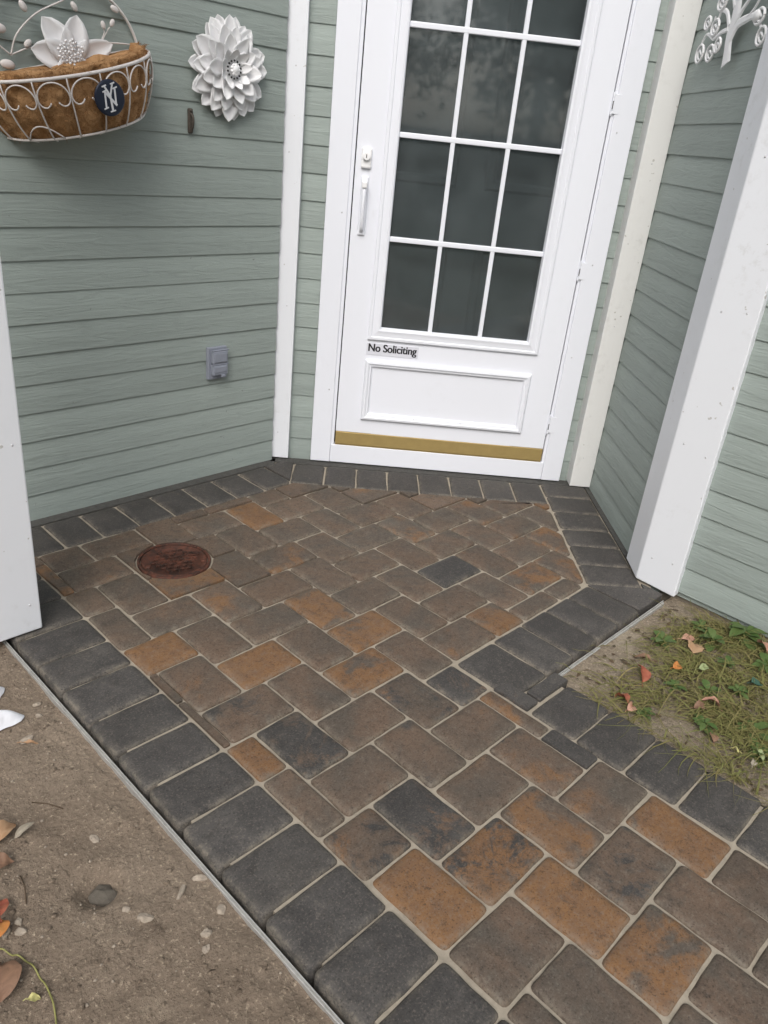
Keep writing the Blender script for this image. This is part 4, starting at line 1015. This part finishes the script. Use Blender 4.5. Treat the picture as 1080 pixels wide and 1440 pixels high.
leaf(1.765, .645, .046, .034, 'red', 'dark red curled leaf beside the charcoal border', 2.2, (.4, .3), .012, .35, .2, bh, .014); leaf(1.752, .612, .034, .026, 'pink', 'pinkish leaf scrap touching the charcoal border', .9, (.5, .2), .008, .3, 0, bh, .014)
leaf(1.925, .465, .052, .036, 'pink', 'pale pink brown leaf in the middle of the grass', 2.7, (.35, -.2), .012, .3, .15, bh, .02); leaf(1.885, .478, .044, .03, 'brown', 'brown leaf beside the pale pink brown one', .4, (.2, .3), .01, .3, 0, bh, .016)
leaf(2.162, .618, .075, .05, 'tan', 'broad tan orange leaf behind the bright green weed', 1.1, (.1, .2), .01, .15, .2, bh, .016); leaf(2.20, .655, .05, .03, 'pink', 'pinkish leaf next to the broad tan orange leaf', .2, (.2, .1), .008, .2, 0, bh, .016)
leaf(2.325, .480, .06, .036, 'pink', 'pink brown leaf at the right edge beneath the wall', 1.7, (.5, .1), .012, .3, 0, bh, .03); leaf(2.13, .418, .040, .034, 'teal', 'dark bluish green leaf near the right edge', .3, (.2, .2), .006, .2, 0, bh, .022)
leaf(1.795, .297, .026, .016, 'grey', 'small whitish leaf near the lower right of the bed', 1.2, (.5, .1), .005, .2, 0, bh, .024); leaf(1.80, .345, .022, .010, 'yellow', 'tiny pale yellow leaf near the lower right of the bed', 2.4, (.4, .1), .004, .2, 0, bh, .024)
leaf(1.83, .30, .042, .026, 'pale', 'pale green leaf at the lower right of the bed', 2.0, (.4, -.1), .008, .25, 0, bh, .026); leaf(1.805, .405, .036, .024, 'brown', 'small brown leaf at the border of the lower bed', 1.4, (.2, .1), .006, .2, 0, bh, .012)
leaf(1.99, .70, .05, .022, 'brown', 'dry brown leaf on the sandy patch by the short edging', 2.9, (.1, .1), .006, .3, 0, bh, .010); leaf(2.07, .55, .036, .022, 'pale', 'light green leaf left of the pale leaves by the wall', .4, (.3, .1), .006, .2, 0, bh, .024)

# ------------------------------------------------------------------ yard trees, seen mirrored in the door glass
def yard_tree(x, y, h, r_, label, seed):
    rn = random.Random(seed); t = empty('yard_tree', (x, y, -.075)); tag(t, label, 'tree', None)
    k = MB(); k.tube([(0, 0, 0), (.05, .02, h*.25), (-.03, .05, h*.5), (.02, 0, h*.75)], [.16, .13, .10, .04], 10)
    for i in range(7):
        an = i*2.4; z0_ = h*(.28+.06*i); k.tube([(0, 0, z0_), (math.cos(an)*r_*.4, math.sin(an)*r_*.4, z0_+h*.10), (math.cos(an)*r_*.75, math.sin(an)*r_*.75, z0_+h*.16)], [.06, .035, .012], 7)
    k.build('trunk', M['bark'], t, True); k = MB()
    cl = [(Vector((rn.gauss(0, .42)*r_, rn.gauss(0, .42)*r_, h*rn.uniform(.30, .98))), r_*rn.uniform(.25, .45)) for _ in range(70)]
    for c_, cr in cl:
        for i in range(230):
            p = c_+Vector((rn.gauss(0, 1), rn.gauss(0, 1), rn.gauss(0, .8))).normalized()*cr*rn.uniform(.35, 1.05); d = Vector((rn.gauss(0, 1), rn.gauss(0, 1), rn.gauss(-.2, .7))).normalized(); s_ = d.orthogonal().normalized()
            L = rn.uniform(.12, .24); k.add([p, p+d*L*.5+s_*L*.28, p+d*L, p+d*L*.5-s_*L*.28], [(0, 1, 2, 3)])
    k.build('crown', M['tree'], t)
yard_tree(-6.0, -13.0, 7.6, 2.6, 'dense yard tree mirrored in the left of the door glass', 1); yard_tree(-1.0, -15.5, 9.2, 3.0, 'tall yard tree mirrored in the middle of the door glass', 2); yard_tree(4.4, -13.4, 8.0, 2.7, 'broad yard tree mirrored in the right of the door glass', 3)
yard_tree(-11.0, -16.0, 9.0, 3.0, 'tall yard tree farthest left in the door glass', 4); yard_tree(9.6, -16.0, 9.2, 3.0, 'tall yard tree farthest right in the door glass', 5)
# board fence across the yard, mirrored low in the glass
fn = empty('yard_fence', (0, -10.5, -.075)); tag(fn, 'weathered board fence across the yard, mirrored low in the door glass', 'fence')
fm = mesh('board', *(lambda q: (q.v, q.f))(MB().box(-.068, .068, -.01, .01, .05, 1.55, .004)), M['bark'])
for i in range(96): obj('board', fm, fn, (-7.2+i*.15, prnd.uniform(-.004, .004), prnd.uniform(-.02, .02)))
for z in (.35, 1.25): MB().box(-7.3, 7.2, -.05, -.012, z, z+.09, .004).build('rail', M['bark'], fn)
for i in range(7): MB().box(-7.25+i*2.4, -7.15+i*2.4, -.15, -.052, 0, 1.6, .004).build('post', M['bark'], fn)
